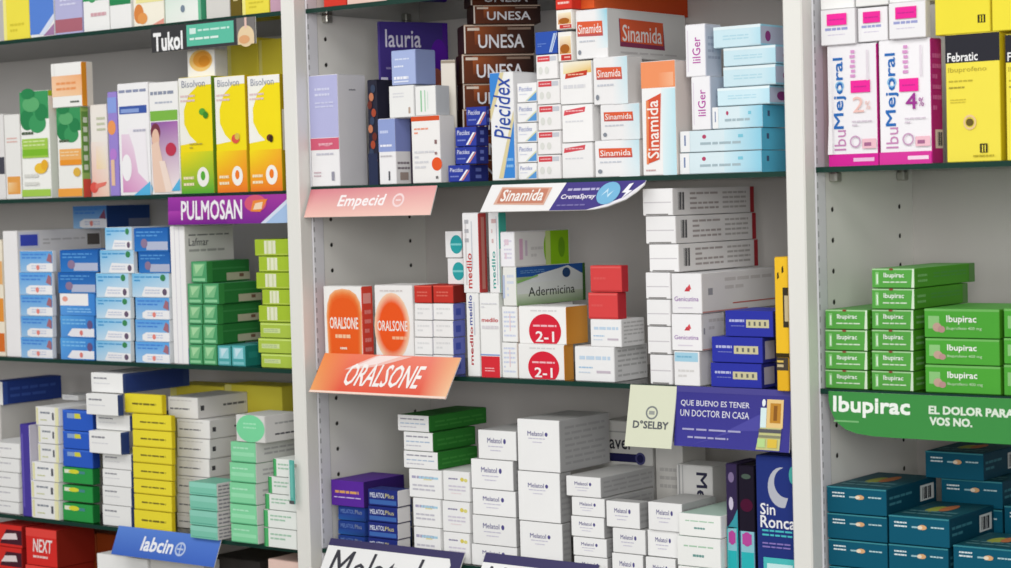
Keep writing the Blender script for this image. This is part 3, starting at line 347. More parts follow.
BOXES=[
('yel_plain','syrup_carton','pale yellow carton at the outer end of the topmost shelf','syrup cartons on the topmost shelf',-1262.9,-5,260.5,56.8,50,155.3,0.0),
('blue_diag','syrup_carton','white carton with slanting blue base beside the pale yellow carton, topmost shelf','syrup cartons on the topmost shelf',-1207.7,-5,260.5,52.2,50,142.6,0.0),
('lav_rose','syrup_carton','lavender carton with rose bottom band on the topmost shelf','syrup cartons on the topmost shelf',-1151.7,-5,260.5,57.2,50,150.8,0.0),
('green_arch','syrup_carton','white carton with green arch emblem on the topmost shelf','syrup cartons on the topmost shelf',-1095.1,-5,260.5,52.7,50,138.1,0.0),
('green_bar','syrup_carton','white carton with dark green bar beside the green arch carton','syrup cartons on the topmost shelf',-1046.5,-5,260.5,42.7,50,132.7,0.0),
('fruit','syrup_carton','cream carton with orange fruit picture above the black sign','syrup cartons on the topmost shelf',-991.4,-5,260.5,60,50,128,0.0),
('mint_top','syrup_carton','white carton with mint wash and green edge above the mint and black sign','syrup cartons on the topmost shelf',-925.9,-5,260.5,67.5,50,121.7,0.0),
('grey_plain','syrup_carton','greyish carton between mint edged carton and dark olive carton, topmost shelf','syrup cartons on the topmost shelf',-861.9,-5,260.5,43.7,50,126.7,0.0),
('olive','syrup_carton','narrow dark olive carton beside yellow carton on topmost shelf','syrup cartons on the topmost shelf',-829.5,-5,260.5,20.6,50,97,0.0),
('yel_plain','syrup_carton','bright yellow carton beside the white post on topmost shelf','syrup cartons on the topmost shelf',-794.3,-5,260.5,47.6,50,107.4,0.0),
('pinkpurple','syrup_carton','mauve carton squeezed against the white post on topmost shelf','syrup cartons on the topmost shelf',-752.8,-5,260.5,33.7,50,102.5,0.0),
('mark','syrup_carton','white carton with dark mark at the outer end beside the orange based carton','cartons above the purple sign',-1320.6,-5,37.5,41.4,50,121.2,0.0),
('orangebase','syrup_carton','white carton with orange square at base beside leafy green cartons','cartons above the purple sign',-1281.7,-5,37.5,34.1,50,119.3,0.0),
('leaf_green','syrup_carton','tall white carton with green leaves and lime panel on the shelf','cartons above the purple sign',-1231.4,-5,37.5,62.5,50,149.8,0.0),
('leaf_orange','syrup_carton','white carton with green leaves and orange panel under the orange sided carton','cartons above the purple sign',-1159.4,-23,37.5,51.2,14.1,123.7,0.0),
('orange_top','syrup_carton','white carton with orange side resting on the leafy carton with orange panel','cartons above the purple sign',-1158.3,-22.3,161.2,63.6,19.3,60.8,0.0),
('pinkcream','syrup_carton','cream carton fading to pink with red blot beside the orange panel carton','cartons above the purple sign',-1107.3,3,37.5,34.7,50,125,0.0),
('purp_orange','syrup_carton','narrow purple carton with orange spots beside the cream and pink carton','cartons above the purple sign',-1069.8,-5,37.5,19.1,50,140.1,0.0),
('swirl','syrup_carton','white carton with blue band and pink swirl on the shelf','cartons above the purple sign',-1028.5,-5,37.5,61,50,149.7,0.0),
('woman','syrup_carton','white carton with green band and purple figure picture on the shelf','cartons above the purple sign',-968.8,-5,37.5,56.5,50,147.6,0.0),
('bis_green','syrup_carton','yellow syrup carton with green base above the purple sign','cartons above the purple sign',-908.8,-4,37.5,61.5,52,150.9,0.0),
('bis_orange','syrup_carton','yellow syrup carton with orange base next to the green based yellow carton','cartons above the purple sign',-845,-4,37.5,55.1,52,148.3,0.0),
('bis_orange2','syrup_carton','yellow syrup carton with orange base next to the white post','cartons above the purple sign',-784.5,-4,37.5,57.1,52,146.2,0.0),
('ball','syrup_carton','white carton with golden ball picture on top of the yellow syrup cartons',None,-914.8,-0.3,188.4,52.3,23.4,36,0.0),
('yel_plain','syrup_carton','yellow carton in shade behind the first orange based yellow carton','yellow cartons at the back',-910.4,85,37.5,58.1,50,204.2,0.0),
('yel_plain','syrup_carton','yellow carton in shade beside the white post behind the yellow syrups','yellow cartons at the back',-856.3,85,37.5,48.5,50,200.2,0.0),
('cream_orange','medicine_carton','cream carton with orange patches at the outer end of the blue shelf',None,-1331.3,15,-186,34.9,90,166.5,0.0),
('bigwhite','medicine_carton','large white carton with blue printed rectangle behind the blue cartons',None,-1295.1,47.1,-186,32.1,154.3,178.9,0.0),
('blue_a','tablet_carton','light blue carton with white pill patch, lowest of the column nearest the large white carton','light blue tablet cartons',-1244.3,-26.5,-186,69.4,7.1,29.4,0.0),
('blue_a','tablet_carton','light blue carton with white pill patch, second lowest of the column nearest large white carton','light blue tablet cartons',-1242.6,-26.5,-156.6,69.4,7.1,29.8,0.0),
('blue_a','tablet_carton','light blue carton with white pill patch, third lowest of the column nearest large white carton','light blue tablet cartons',-1241.5,-26.5,-126.8,70.4,7.1,29.7,0.0),
('blue_a','tablet_carton','light blue carton with white pill patch, second highest of the column nearest large white carton','light blue tablet cartons',-1241.4,-27.4,-97.1,71.5,5.3,31.8,0.0),
('blue_a','tablet_carton','light blue carton with white pill patch, highest of the column nearest the large white carton','light blue tablet cartons',-1238.5,-26.5,-65.3,71.4,7.1,29.7,0.0),
('blue_b','tablet_carton','medium blue carton with white pill patch, lowest of the second blue column','light blue tablet cartons',-1158,15,-186,71,90,30.5,0.0),
('blue_b','tablet_carton','medium blue carton with white pill patch, second lowest of the second blue column','light blue tablet cartons',-1156.4,15,-155.5,71,90,30.6,0.0),
('blue_bw','tablet_carton','blue carton with white label, third lowest of the second blue column','light blue tablet cartons',-1154.7,15,-124.9,73,90,30.6,0.0),
('blue_d','tablet_carton','medium blue carton with white pill patch, second highest of the second blue column','light blue tablet cartons',-1154.7,15,-94.3,78.2,90,29.1,0.0),
('blue_d','tablet_carton','medium blue carton with white pill patch, highest of the second blue column','light blue tablet cartons',-1148.4,15,-65.2,79,90,30.5,0.0),
('blue_c','tablet_carton','pale blue carton with green dot, lowest of the third blue column','light blue tablet cartons',-1084.1,-26.4,-186,70.8,7.1,27.9,0.0),
('blue_c','tablet_carton','pale blue carton with green dot, second lowest of the third blue column','light blue tablet cartons',-1082.6,-26.4,-158.1,70.7,7.1,30.2,0.0),
('blue_c','tablet_carton','pale blue carton with green dot, third lowest of the third blue column','light blue tablet cartons',-1081.1,-26.5,-127.9,70.6,7.1,28.7,0.0),
('blue_c','tablet_carton','pale blue carton with green dot, third highest of the third blue column','light blue tablet cartons',-1081.5,15,-99.2,66.6,90,32.8,0.0),
('blue_c','tablet_carton','pale blue carton with green dot, second highest of the third blue column','light blue tablet cartons',-1070.7,-26.5,-66.4,68.3,7.1,31.3,0.0),
('blue_c','tablet_carton','pale blue carton with green dot, highest of the third blue column','light blue tablet cartons',-1066,15,-35.1,54.1,90,30.5,0.0),
('blue_a','tablet_carton','light blue carton with white pill patch, lowest of the column beside the tall white carton','light blue tablet cartons',-1006.1,15,-186,67.3,90,28.4,0.0),
('blue_a','tablet_carton','light blue carton with white pill patch, second lowest of the column beside tall white carton','light blue tablet cartons',-1004.7,15,-157.6,67.3,90,29.6,0.0),
('blue_a','tablet_carton','light blue carton with white pill patch, third lowest of the column beside tall white carton','light blue tablet cartons',-1003.2,15,-128,67.2,90,29.5,0.0),
('blue_c','tablet_carton','light blue carton with white pill patch, third highest of the column beside tall white carton','light blue tablet cartons',-1005.6,15,-98.5,73.1,90,32.2,0.0),
('blue_d','tablet_carton','dark blue carton, second highest of the column beside the tall white carton','light blue tablet cartons',-997.2,15,-66.3,61.2,90,28.8,0.0),
('blue_d','tablet_carton','dark blue carton, highest of the column beside the tall white carton','light blue tablet cartons',-1002,15,-37.5,66.2,90,31.5,0.0),
('blue_a2','tablet_carton','blue and white carton in shade lying on the large white carton',None,-1256.7,126.1,-7.1,74.3,82.3,33,0.0),
('lafmar','medicine_carton','tall white carton with grey lettering on its side behind the green cartons',None,-951.4,14.7,-186,28.9,89.4,181.8,0.0),
('grn','tablet_carton','green carton with pale square, lowest of the green column touching the tall white carton','green tablet cartons',-923.8,10,-186,25.8,80,26.7,0.0),
('grn','tablet_carton','green carton with pale square, second lowest of the green column touching the tall white carton','green tablet cartons',-922.8,10,-159.3,26.3,80,26.3,0.0),
('grn','tablet_carton','green carton with pale square, second highest of the green column touching the tall white carton','green tablet cartons',-922,10,-133,27.2,80,26.3,0.0),
('grn','tablet_carton','green carton with pale square, highest of the green column touching the tall white carton','green tablet cartons',-921.2,10,-106.7,28.1,80,27.5,0.0),
('grn','tablet_carton','green carton with pale square, lowest of the green column beside the teal pair','green tablet cartons',-897,-5,-186,26,50,27.4,0.0),
('grn','tablet_carton','green carton with pale square, second lowest of the green column beside the teal pair','green tablet cartons',-895.3,10.7,-158.6,26.9,81.4,26.1,0.0),
('grn','tablet_carton','green carton with pale square, second highest of the green column beside the teal pair','green tablet cartons',-894,10.7,-132.5,26.9,81.3,26.1,0.0),
('grn','tablet_carton','green carton with pale square, highest of the green column beside the teal pair','green tablet cartons',-891.4,9.2,-106.4,29.6,78.5,27.4,0.0),
('grn','tablet_carton','green carton with long dark green side topmost across two green columns','green tablet cartons',-914.5,11.2,-79,29.9,78.4,28.5,0.0),
('teal','tablet_carton','teal carton with pale square beside the green column on the shelf','teal cartons',-870.7,10,-186,24.7,80,26.7,0.0),
('teal','tablet_carton','teal carton with pale square at the foot of the lime stack','teal cartons',-844.7,-16,-186,25.4,28,27.3,0.0),
('lime2','tablet_carton','lime carton with white stripes, lowest of the lime stack by the white post','lime cartons',-776.5,0,-186,56.1,60,18.4,0.0),
('lime2','tablet_carton','lime carton with white stripes, second lowest of the lime stack by the white post','lime cartons',-778.3,0,-167.6,61.4,60,19.6,0.0),
('lime2','tablet_carton','lime carton with white stripes, third lowest of the lime stack by the white post','lime cartons',-775.7,0,-148,57.8,60,19.9,0.0),
('lime','tablet_carton','lime carton with white stripes, fourth lowest of the lime stack by the white post','lime cartons',-776.1,0,-128.1,60.4,60,21.6,0.0),
('lime','tablet_carton','lime carton with white stripes, fifth lowest of the lime stack by the white post','lime cartons',-772.1,0,-106.5,54.2,60,20.4,0.0),
('lime','tablet_carton','lime carton with white stripes, third highest of the lime stack by the white post','lime cartons',-776.5,0,-86.1,64.8,60,21.5,0.0),
('lime','tablet_carton','lime carton with white stripes, second highest of the lime stack by the white post','lime cartons',-773.4,0,-64.6,60.3,60,20.3,0.0),
('lime','tablet_carton','lime carton with white stripes, highest of the lime stack by the white post','lime cartons',-776,0,-44.3,67.4,60,21.7,0.0),
('grey_plain','medicine_carton','pale grey carton in shade under the dark blue carton at the back',None,-1423.6,79.8,-412,32.8,99.5,147.1,0.0),
('navy','tablet_carton','dark blue carton with white end lying on the pale grey carton',None,-1414.7,85.4,-264.9,30.3,110.9,34.6,0.0),
('white_lines','tablet_carton','white carton with faint print, lowest of the outermost white stack','white cartons at the outer end',-1333.9,15,-412,74.4,90,17.6,0.0),
('white_lines','tablet_carton','white carton with faint print, second lowest of the outermost white stack','white cartons at the outer end',-1332.8,15,-394.4,74.4,90,20.4,0.0),
('white_lines','tablet_carton','white carton with faint print, third lowest of the outermost white stack','white cartons at the outer end',-1331.6,15,-374,74.3,90,21.9,0.0),
('white_lines','tablet_carton','white carton with faint print, second highest of the outermost white stack','white cartons at the outer end',-1329.8,15,-352.1,75.4,90,20.4,0.0),
('white_lines','tablet_carton','white carton with faint print, highest of the outermost white stack','white cartons at the outer end',-1328,15,-331.7,76.5,90,21.9,0.0),
('purple_plain','medicine_carton','slim purple carton standing upright beside the outermost white stack',None,-1273,-9,-412,22,50,131.4,0.0),
('whiteyel','tablet_carton','white carton with pale yellow flap, lowest of the stack beside the slim purple carton','white and yellow cartons',-1231,19,-412,58.8,110,27.7,0.0),
('whiteyel','tablet_carton','white carton with pale yellow flap, second lowest of the stack beside the slim purple carton','white and yellow cartons',-1230.8,19,-384.3,60.4,110,25.5,0.0),
('whiteyel','tablet_carton','white carton with pale yellow flap, third lowest of the stack beside the slim purple carton','white and yellow cartons',-1228.3,19,-358.8,58.1,110,27.1,0.0),
('whiteyel','tablet_carton','white carton with pale yellow flap, third highest of the stack beside the slim purple carton','white and yellow cartons',-1220,19,-331.7,45.5,110,26.3,0.0),
('whiteyel','tablet_carton','white carton with pale yellow flap, second highest of the stack beside the slim purple carton','white and yellow cartons',-1219.4,19,-305.4,43.8,110,25.5,0.0),
('whiteyel','tablet_carton','white carton with pale yellow flap, highest of the stack beside the slim purple carton','white and yellow cartons',-1220.2,19,-279.9,50.1,110,26.6,0.0),
('white_lines','tablet_carton','small white carton lying behind on the white and yellow stack',None,-1261.1,55,-253.3,35,30,8.5,0.0),
('greencart','tablet_carton','green carton with yellow flash, lowest of the blue and green stack','blue and green cartons',-1169.6,-23.3,-412,63.6,13.4,25.2,0.0),
('greencart','tablet_carton','green carton with yellow flash, second lowest of the blue and green stack','blue and green cartons',-1168.5,-23.3,-384.3,64,13.4,22.9,0.0),
('greencart','tablet_carton','green carton with yellow flash, third lowest of the blue and green stack','blue and green cartons',-1167.1,-23.3,-358.8,63.9,13.4,22.7,0.0),
('bluecart','tablet_carton','blue carton with yellow flash, third highest of the blue and green stack','blue and green cartons',-1165.4,-23.3,-336.1,63.3,13.4,25.4,0.0),
('bluecart','tablet_carton','blue carton with yellow flash, second highest of the blue and green stack','blue and green cartons',-1164,-23.3,-310.7,63.3,13.4,25.3,0.0),
('bluecart','tablet_carton','blue carton with yellow flash, highest of the blue and green stack','blue and green cartons',-1162.9,-23.3,-285.4,64,13.4,29.2,0.0),
('whitenavy','tablet_carton','white carton with navy side, lowest of the stack between blue and yellow cartons','white and navy cartons',-1088.7,10,-412,58.8,80,28.6,0.0),
('whitenavy','tablet_carton','white carton with navy side, second lowest of the stack between blue and yellow cartons','white and navy cartons',-1087.3,10,-383.4,58.8,80,26.3,0.0),
('whitenavy','tablet_carton','white carton with navy side, third lowest of the stack between blue and yellow cartons','white and navy cartons',-1086,10,-357.1,58.7,80,23.5,0.0),
('whitenavy','tablet_carton','white carton with navy side, fourth lowest of the stack between blue and yellow cartons','white and navy cartons',-1084.8,10,-333.6,58.7,80,22.1,0.0),
('whitenavy','tablet_carton','white carton with navy side, fifth lowest of the stack between blue and yellow cartons','white and navy cartons',-1092.9,-35,-311.5,65,16,31,0.0),
('whitenavy','tablet_carton','white carton with navy side, third highest of the stack between blue and yellow cartons','white and navy cartons',-1090.2,10,-280.5,69,80,22.1,0.0),
('whitenavy','tablet_carton','white carton with navy side, second highest of the stack between blue and yellow cartons','white and navy cartons',-1091.6,-41.7,-258.4,64.9,10.6,29.1,0.0),
('whitenavy','tablet_carton','white carton with navy side, highest of the stack between blue and yellow cartons','white and navy cartons',-1095,27.4,-229.3,65,122.8,27.5,0.0),
('yellow','tablet_carton','yellow carton with dark print, lowest of the yellow stack','yellow cartons above blue sign',-1015.9,-27.4,-412,74.6,7.2,26.7,0.0),
('yellow','tablet_carton','yellow carton with dark print, second lowest of the yellow stack','yellow cartons above blue sign',-1014.7,-27.4,-385.3,74.5,7.2,21.8,0.0),
('yellow','tablet_carton','yellow carton with dark print, third lowest of the yellow stack','yellow cartons above blue sign',-1014.2,-27.4,-363.5,75.5,7.2,20.3,0.0),
('yellow','tablet_carton','yellow carton with dark print, fourth lowest of the yellow stack','yellow cartons above blue sign',-1013.6,-27.4,-343.2,76.4,7.2,21.7,0.0),
('yellow','tablet_carton','yellow carton with dark print, fifth lowest of the yellow stack','yellow cartons above blue sign',-1013,-27.4,-321.5,77.4,7.2,21.7,0.0),
('yellow','tablet_carton','yellow carton with dark print, third highest of the yellow stack','yellow cartons above blue sign',-1011.9,-27.4,-299.8,77.3,7.1,23.1,0.0),
('yellow','tablet_carton','yellow carton with dark print, second highest of the yellow stack','yellow cartons above blue sign',-1011.8,-27,-276.7,77.3,8,21.7,0.0),
('yellow','tablet_carton','yellow carton with dark print, highest of the yellow stack','yellow cartons above blue sign',-1027.2,-26.5,-255,73.9,8.9,26.5,0.0),
('yel_plain','medicine_carton','tall yellow carton in shade standing behind the yellow stack','yellow cartons behind',-1061.8,125,-412,108.8,50,182.2,0.0),
('yel_plain','medicine_carton','tall yellow carton in shade standing behind the mint stack','yellow cartons behind',-951.2,125,-412,110.3,50,186.1,0.0),
('whitebar','tablet_carton','white carton with small dark square, lowest of the stack beside the yellow one','white cartons with dark square',-978,51,-412,61.8,90,20.7,0.0),
('whitebar','tablet_carton','white carton with small dark square, second lowest of the stack beside the yellow one','white cartons with dark square',-976.9,51,-391.3,61.8,90,25.9,0.0),
('whitebar','tablet_carton','white carton with small dark square, third lowest of the stack beside the yellow one','white cartons with dark square',-975.7,51,-365.4,61.8,90,24.5,0.0),
('whitebar','tablet_carton','white carton with small dark square, fourth lowest of the stack beside the yellow one','white cartons with dark square',-974,51,-340.9,62.7,90,25.2,0.0),
('whitebar','tablet_carton','white carton with small dark square, third highest of the stack beside the yellow one','white cartons with dark square',-972.3,51,-315.7,63.6,90,26.5,0.0),
('whitebar','tablet_carton','white carton with small dark square, second highest of the stack beside the yellow one','white cartons with dark square',-971,51,-289.2,63.5,90,25.8,0.0),
('whitebar','tablet_carton','white carton with small dark square, highest of the stack beside the yellow one','white cartons with dark square',-990,52.8,-263.4,58.2,93.5,29.1,0.0),
('tealsm','tablet_carton','teal green carton, lowest of the small teal stack above the blue sign','small teal cartons',-903.5,-22.5,-412,52.1,45,17.3,0.0),
('tealsm','tablet_carton','teal green carton, second lowest of the small teal stack above the blue sign','small teal cartons',-903.6,-22.5,-394.7,52.1,45,20.4,0.0),
('tealsm','tablet_carton','teal green carton, second highest of the small teal stack above the blue sign','small teal cartons',-902.6,-22.5,-374.3,52.1,45,19.2,0.0),
('tealsm','tablet_carton','teal green carton, highest of the small teal stack above the blue sign','small teal cartons',-902.7,-22.5,-355.1,52.1,45,17.7,0.0),
('mint','tablet_carton','mint carton with grey side, lowest of the mint stack','mint cartons',-834.3,-9,-412,48.7,62,24.1,0.0),
('mint','tablet_carton','mint carton with grey side, second lowest of the mint stack','mint cartons',-834.9,-9,-387.9,48.7,62,25.9,0.0),
('mint','tablet_carton','mint carton with grey side, third lowest of the mint stack','mint cartons',-835.1,-9,-362,47.8,62,27.9,0.0),
('mint','tablet_carton','mint carton with grey side, third highest of the mint stack','mint cartons',-833.8,-9,-334.1,47.8,62,25.9,0.0),
('mint','tablet_carton','mint carton with grey side, second highest of the mint stack','mint cartons',-831.7,-3.4,-308.2,45.9,73.2,26.7,0.0),
('mintround','tablet_carton','white carton with rounded mint patch, highest of the mint stack','mint cartons',-817.4,-9.9,-281.5,51.8,60.2,35.3,0.0),
('gw','tablet_carton','white carton with green end strip, lowest of the stack against the white post','white and green cartons',-765.5,-20,-412,57.6,50,24.8,0.0),
('gw','tablet_carton','white carton with green end strip, second lowest of the stack against the white post','white and green cartons',-764.9,-20,-387.2,58.4,50,22.9,0.0),
('gw','tablet_carton','white carton with green end strip, third lowest of the stack against the white post','white and green cartons',-762.7,-20,-364.3,55.7,50,20.7,0.0),
('gw','tablet_carton','white carton with green end strip, second highest of the stack against the white post','white and green cartons',-759.1,-20,-343.6,50.4,50,22,0.0),
('gw','tablet_carton','white carton with green end strip, highest of the stack against the white post','white and green cartons',-753.7,-20,-321.6,41.6,50,23.4,0.0),
('reddark','tablet_carton','red carton with dark panel, lowest of the outermost red stack','red cartons at the bottom',-1333.7,10,-634,63.2,80,41.7,0.0),
('reddark','tablet_carton','red carton with dark panel, second lowest of the outermost red stack','red cartons at the bottom',-1331.5,10,-592.3,63.1,80,33.8,0.0),
('reddark','tablet_carton','red carton with dark panel, third lowest of the outermost red stack','red cartons at the bottom',-1329.6,10,-558.5,63.1,80,32.3,0.0),
('reddark','tablet_carton','red carton with dark panel, third highest of the outermost red stack','red cartons at the bottom',-1327.7,10,-526.2,63,80,33.7,0.0),
('reddark','tablet_carton','red carton with dark panel, second highest of the outermost red stack','red cartons at the bottom',-1325.8,10,-492.5,62.9,80,32.2,0.0),
('reddark','tablet_carton','red carton with dark panel, highest of the outermost red stack','red cartons at the bottom',-1323.9,10,-460.3,62.9,80,32.2,0.0),
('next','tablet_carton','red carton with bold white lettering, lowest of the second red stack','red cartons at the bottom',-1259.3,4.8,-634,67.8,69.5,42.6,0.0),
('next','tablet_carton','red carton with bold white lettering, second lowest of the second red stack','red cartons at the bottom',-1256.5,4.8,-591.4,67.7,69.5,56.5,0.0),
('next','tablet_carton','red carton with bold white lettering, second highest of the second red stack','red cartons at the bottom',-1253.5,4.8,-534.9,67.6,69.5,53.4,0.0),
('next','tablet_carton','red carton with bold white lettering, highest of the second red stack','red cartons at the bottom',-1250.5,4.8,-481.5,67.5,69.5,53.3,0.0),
('brownred','medicine_carton','brown red carton in shade behind the red cartons','brown cartons',-1242,80,-634,52.1,80,191.3,0.0),
('brownred','medicine_carton','brown red carton in shade beside the blue sign at the bottom','brown cartons',-1186.7,80,-634,56.2,80,192.7,0.0),
('white_lines','medicine_carton','white carton under the near end of the blue sign',None,-1081.4,15,-634,103.1,90,182,0.0),
('grey_plain','medicine_carton','white carton under the far end of the blue sign',None,-973.8,-15.2,-634,104,29.5,187.3,0.0),
('darkplain','medicine_carton','dark carton on the lowest shelf between white and pinkish cartons',None,-893.2,40,-634,89.3,80,190.4,0.0),
('pinkish','medicine_carton','pinkish carton at the foot of the white post, lowest shelf',None,-775.3,-5,-634,57.9,50,203,0.0),
('redplain','medicine_carton','red carton at the post end of the middle top shelf','cartons on the middle top shelf',-659.5,0,259.5,37.9,60,106.4,0.0),
('pinkish','medicine_carton','pale pink carton beside the red carton, middle top shelf','cartons on the middle top shelf',-608.1,0,259.5,63.5,60,102.3,0.0),
('greenplain','medicine_carton','dark green carton on the middle top shelf','cartons on the middle top shelf',-541.1,0,259.5,69.1,60,95.6,0.0),
('lavtall','medicine_carton','tall lavender and white carton with red band beside the post',None,-678.3,-9.4,41,48.3,51.1,136.2,0.0),
('speckle','medicine_carton','narrow dark carton with red brown speckles beside the tall lavender carton',None,-612.4,0,41,16.2,40,127.1,0.0),
('lauria','medicine_carton','large purple carton with white lettering standing at the back',None,-609.2,55.8,41,96.3,6,200,68.0),
('halflav','tablet_carton','carton with lavender top and white base under the white cartons',None,-581.7,-16.2,41,27.8,27.6,78.7,0.0),
('redtop','tablet_carton','white carton with orange top and orange spot above pink sign end',None,-521.2,-16,41,44.7,28,79.4,0.0),
('white_small','tablet_carton','white carton under the small lavender carton',None,-557,-10,119.7,39.2,40,38.6,0.0),
('whitegreen','tablet_carton','white carton with green vertical lines on the orange topped carton',None,-519.7,-17,120.4,32.3,26,35.6,0.0),
('lav_small','tablet_carton','small lavender carton with pale lettering on top of the white cartons',None,-552.4,-11.5,158.3,39.1,36.9,41.3,0.0),
('creamtall','medicine_carton','small cream carton standing under the slim tall cream carton',None,-523.7,14,41,16.7,20,34.4,36.0),
('creamtall','medicine_carton','slim tall cream carton beside the brown stack',None,-519.5,14.5,75.4,18.5,20,111.4,36.0),
('unesa','tablet_carton','brown and copper carton with silver lettering, lowest of the brown stack','brown cartons with silver lettering',-488.9,58,41,89.6,44,26.5,48.0),
('unesa','tablet_carton','brown and copper carton with silver lettering, second lowest of the brown stack','brown cartons with silver lettering',-485.7,59.5,67.5,88.3,41,29.5,48.0),
('unesa','tablet_carton','brown and copper carton with silver lettering, third lowest of the brown stack','brown cartons with silver lettering',-484.2,57.5,97,88.2,44,30.7,48.0),
('unesa','tablet_carton','brown and copper carton with silver lettering, fourth lowest of the brown stack','brown cartons with silver lettering',-482.6,57.2,127.7,87.5,44,30,48.0),
('unesa','tablet_carton','brown and copper carton with silver lettering, fifth lowest of the brown stack','brown cartons with silver lettering',-481.6,55.4,157.7,88,47,34.7,48.0),
('unesa','tablet_carton','brown and copper carton with silver lettering, third highest of the brown stack','brown cartons with silver lettering',-476.9,52.7,192.4,86,50,34.2,48.0),
('unesa','tablet_carton','brown and copper carton with silver lettering, second highest of the brown stack','brown cartons with silver lettering',-463,51,226.6,81.5,50,21.7,48.0),
('unesa','tablet_carton','brown and copper carton with silver lettering, highest of the brown stack','brown cartons with silver lettering',-466.8,51,248.3,81.5,50,20.2,48.0),
('pieblue','tablet_carton','dark blue carton with white flash, lowest of the small blue stack before the brown cartons','dark blue cartons',-472,-12.2,41,33.1,35.6,20.3,0.0),
('pieblue','tablet_carton','dark blue carton with white flash, second lowest of the small blue stack before brown cartons','dark blue cartons',-461.1,-18.3,61.3,32.1,23.4,20.6,0.0),
('pieblue','tablet_carton','dark blue carton with white flash, second highest of the small blue stack before brown cartons','dark blue cartons',-460.3,-18.3,81.9,32.1,23.3,23.2,0.0),
('pieblue','tablet_carton','dark blue carton with white flash, highest of the small blue stack before the brown cartons','dark blue cartons',-443.9,-26.7,105.1,30.3,6.5,22.5,0.0),
('pietall','medicine_carton','tall white and blue carton with slanting blue lettering before the brown stack',None,-402.9,-9,41,34.6,50,123.4,0.0),
('piesm','tablet_carton','white carton with blue corner, lowest of the stack beside the tall slanting lettered carton','white and blue cartons',-371.5,15,41,26.7,90,19.4,0.0),
('piesm','tablet_carton','white carton with blue corner, second lowest of the stack beside the tall slanting lettered carton','white and blue cartons',-371.5,15,60.4,28,90,22.7,0.0),
('piesm','tablet_carton','white carton with blue corner, third lowest of the stack beside the tall slanting lettered carton','white and blue cartons',-371,15,83.1,28.5,90,22.7,0.0),
('piesm','tablet_carton','white carton with blue corner, second highest of the stack beside the tall slanting lettered carton','white and blue cartons',-370.2,15,105.8,28.5,90,22.7,0.0),
('piesm','tablet_carton','white carton with blue corner, highest of the stack beside the tall slanting lettered carton','white and blue cartons',-369.5,15,128.5,28.4,90,22.6,0.0),
('redlabel','tablet_carton','white carton with small red label, lowest of the narrow stack under the blue carton','white cartons with red labels',-340.9,20,41,32.9,100,27.5,0.0),
('redlabel','tablet_carton','white carton with small red label, second lowest of the narrow stack under the blue carton','white cartons with red labels',-340,20,68.5,32.9,100,27,0.0),
('redlabel','tablet_carton','white carton with small red label, third lowest of the narrow stack under the blue carton','white cartons with red labels',-338.7,20,95.5,32.2,100,29.3,0.0),
('redlabel','tablet_carton','white carton with small red label, second highest of the narrow stack under the blue carton','white cartons with red labels',-339.2,20,124.8,32.2,100,28.1,0.0),
('redlabel','tablet_carton','white carton with small red label, highest of the narrow stack under the blue carton','white cartons with red labels',-340.6,20,152.9,30.3,100,28.1,0.0),
('bluetop','tablet_carton','blue carton with white stripe lying on the narrow red labelled stack',None,-340.6,15,181,31.5,90,25.9,0.0),
('redlabel2','tablet_carton','larger white carton with red label, lowest of the wide stack with red labels','white cartons with red labels',-301.5,20,41,42.5,100,39.7,0.0),
('redlabel2','tablet_carton','larger white carton with red label, second lowest of the wide stack with red labels','white cartons with red labels',-300.3,20,80.7,42.5,100,42.4,0.0),
('pill','tablet_carton','larger white carton with red label, highest of the wide stack with red labels','white cartons with red labels',-300.9,20,123.1,43.9,100,48,0.0),
('pillsm','tablet_carton','small carton with golden pill picture, under its twin',None,-314.8,10,171.1,19.6,80,33.7,0.0),
('pillsm','tablet_carton','small carton with golden pill picture, upper of the two',None,-315,10,206.9,22.3,80,22.3,0.0),
('redplain','tablet_carton','small red carton on top of the golden pill cartons',None,-315.2,-20.8,229.2,23.5,18.5,14.6,0.0),
('sina_b','tablet_carton','white carton with red nameplate, lowest of the stack beside the upright orange topped carton','white cartons with red nameplates',-247.9,20,41,60.6,100,40.3,0.0),
('sina_b','tablet_carton','white carton with red nameplate, second lowest of the stack beside the upright orange topped carton','white cartons with red nameplates',-243,20,81.3,53.1,100,39.3,0.0),
('sina_b','tablet_carton','white carton with red nameplate, second highest of the stack beside the upright orange topped carton','white cartons with red nameplates',-254.3,-15.4,120.6,46.7,29.3,52.1,0.0),
('sina_big','tablet_carton','long white carton with large red nameplate on its side, atop the stack','white cartons with red nameplates',-281.5,54.1,172.7,44.3,158.2,54.1,0.0),
('orangelong','medicine_carton','long orange red carton under the middle top shelf, topmost of all',None,-309.4,84.9,229.2,46.8,191.7,25.7,0.0),
('sina_v','medicine_carton','upright carton with orange top and vertical red nameplate beside the cyan cartons',None,-189.3,-11.5,41,44.9,45,123,0.0),
('cyan2','tablet_carton','pale cyan carton with blue end, lowest of the cyan stack','pale cyan cartons',-115.7,-5.2,41,101.9,49.7,23.2,0.0),
('cyan2','tablet_carton','pale cyan carton with blue end, highest of the cyan stack','pale cyan cartons',-114.9,-5.2,64.2,101.3,49.7,23.5,0.0),
('lil','tablet_carton','white carton with vertical magenta lettering lower of two beside the cyan stack',None,-138,10,87.7,25,80,56.8,0.0),
('lil','tablet_carton','white carton with vertical magenta lettering upper of two beside the cyan stack',None,-143.4,-14,144.5,26.3,32.1,55.6,0.0),
('cyan2','tablet_carton','pale cyan carton, lowest of the upper cyan pile by the post','pale cyan cartons',-93.6,-6.2,87.7,62.2,47.5,23.7,0.0),
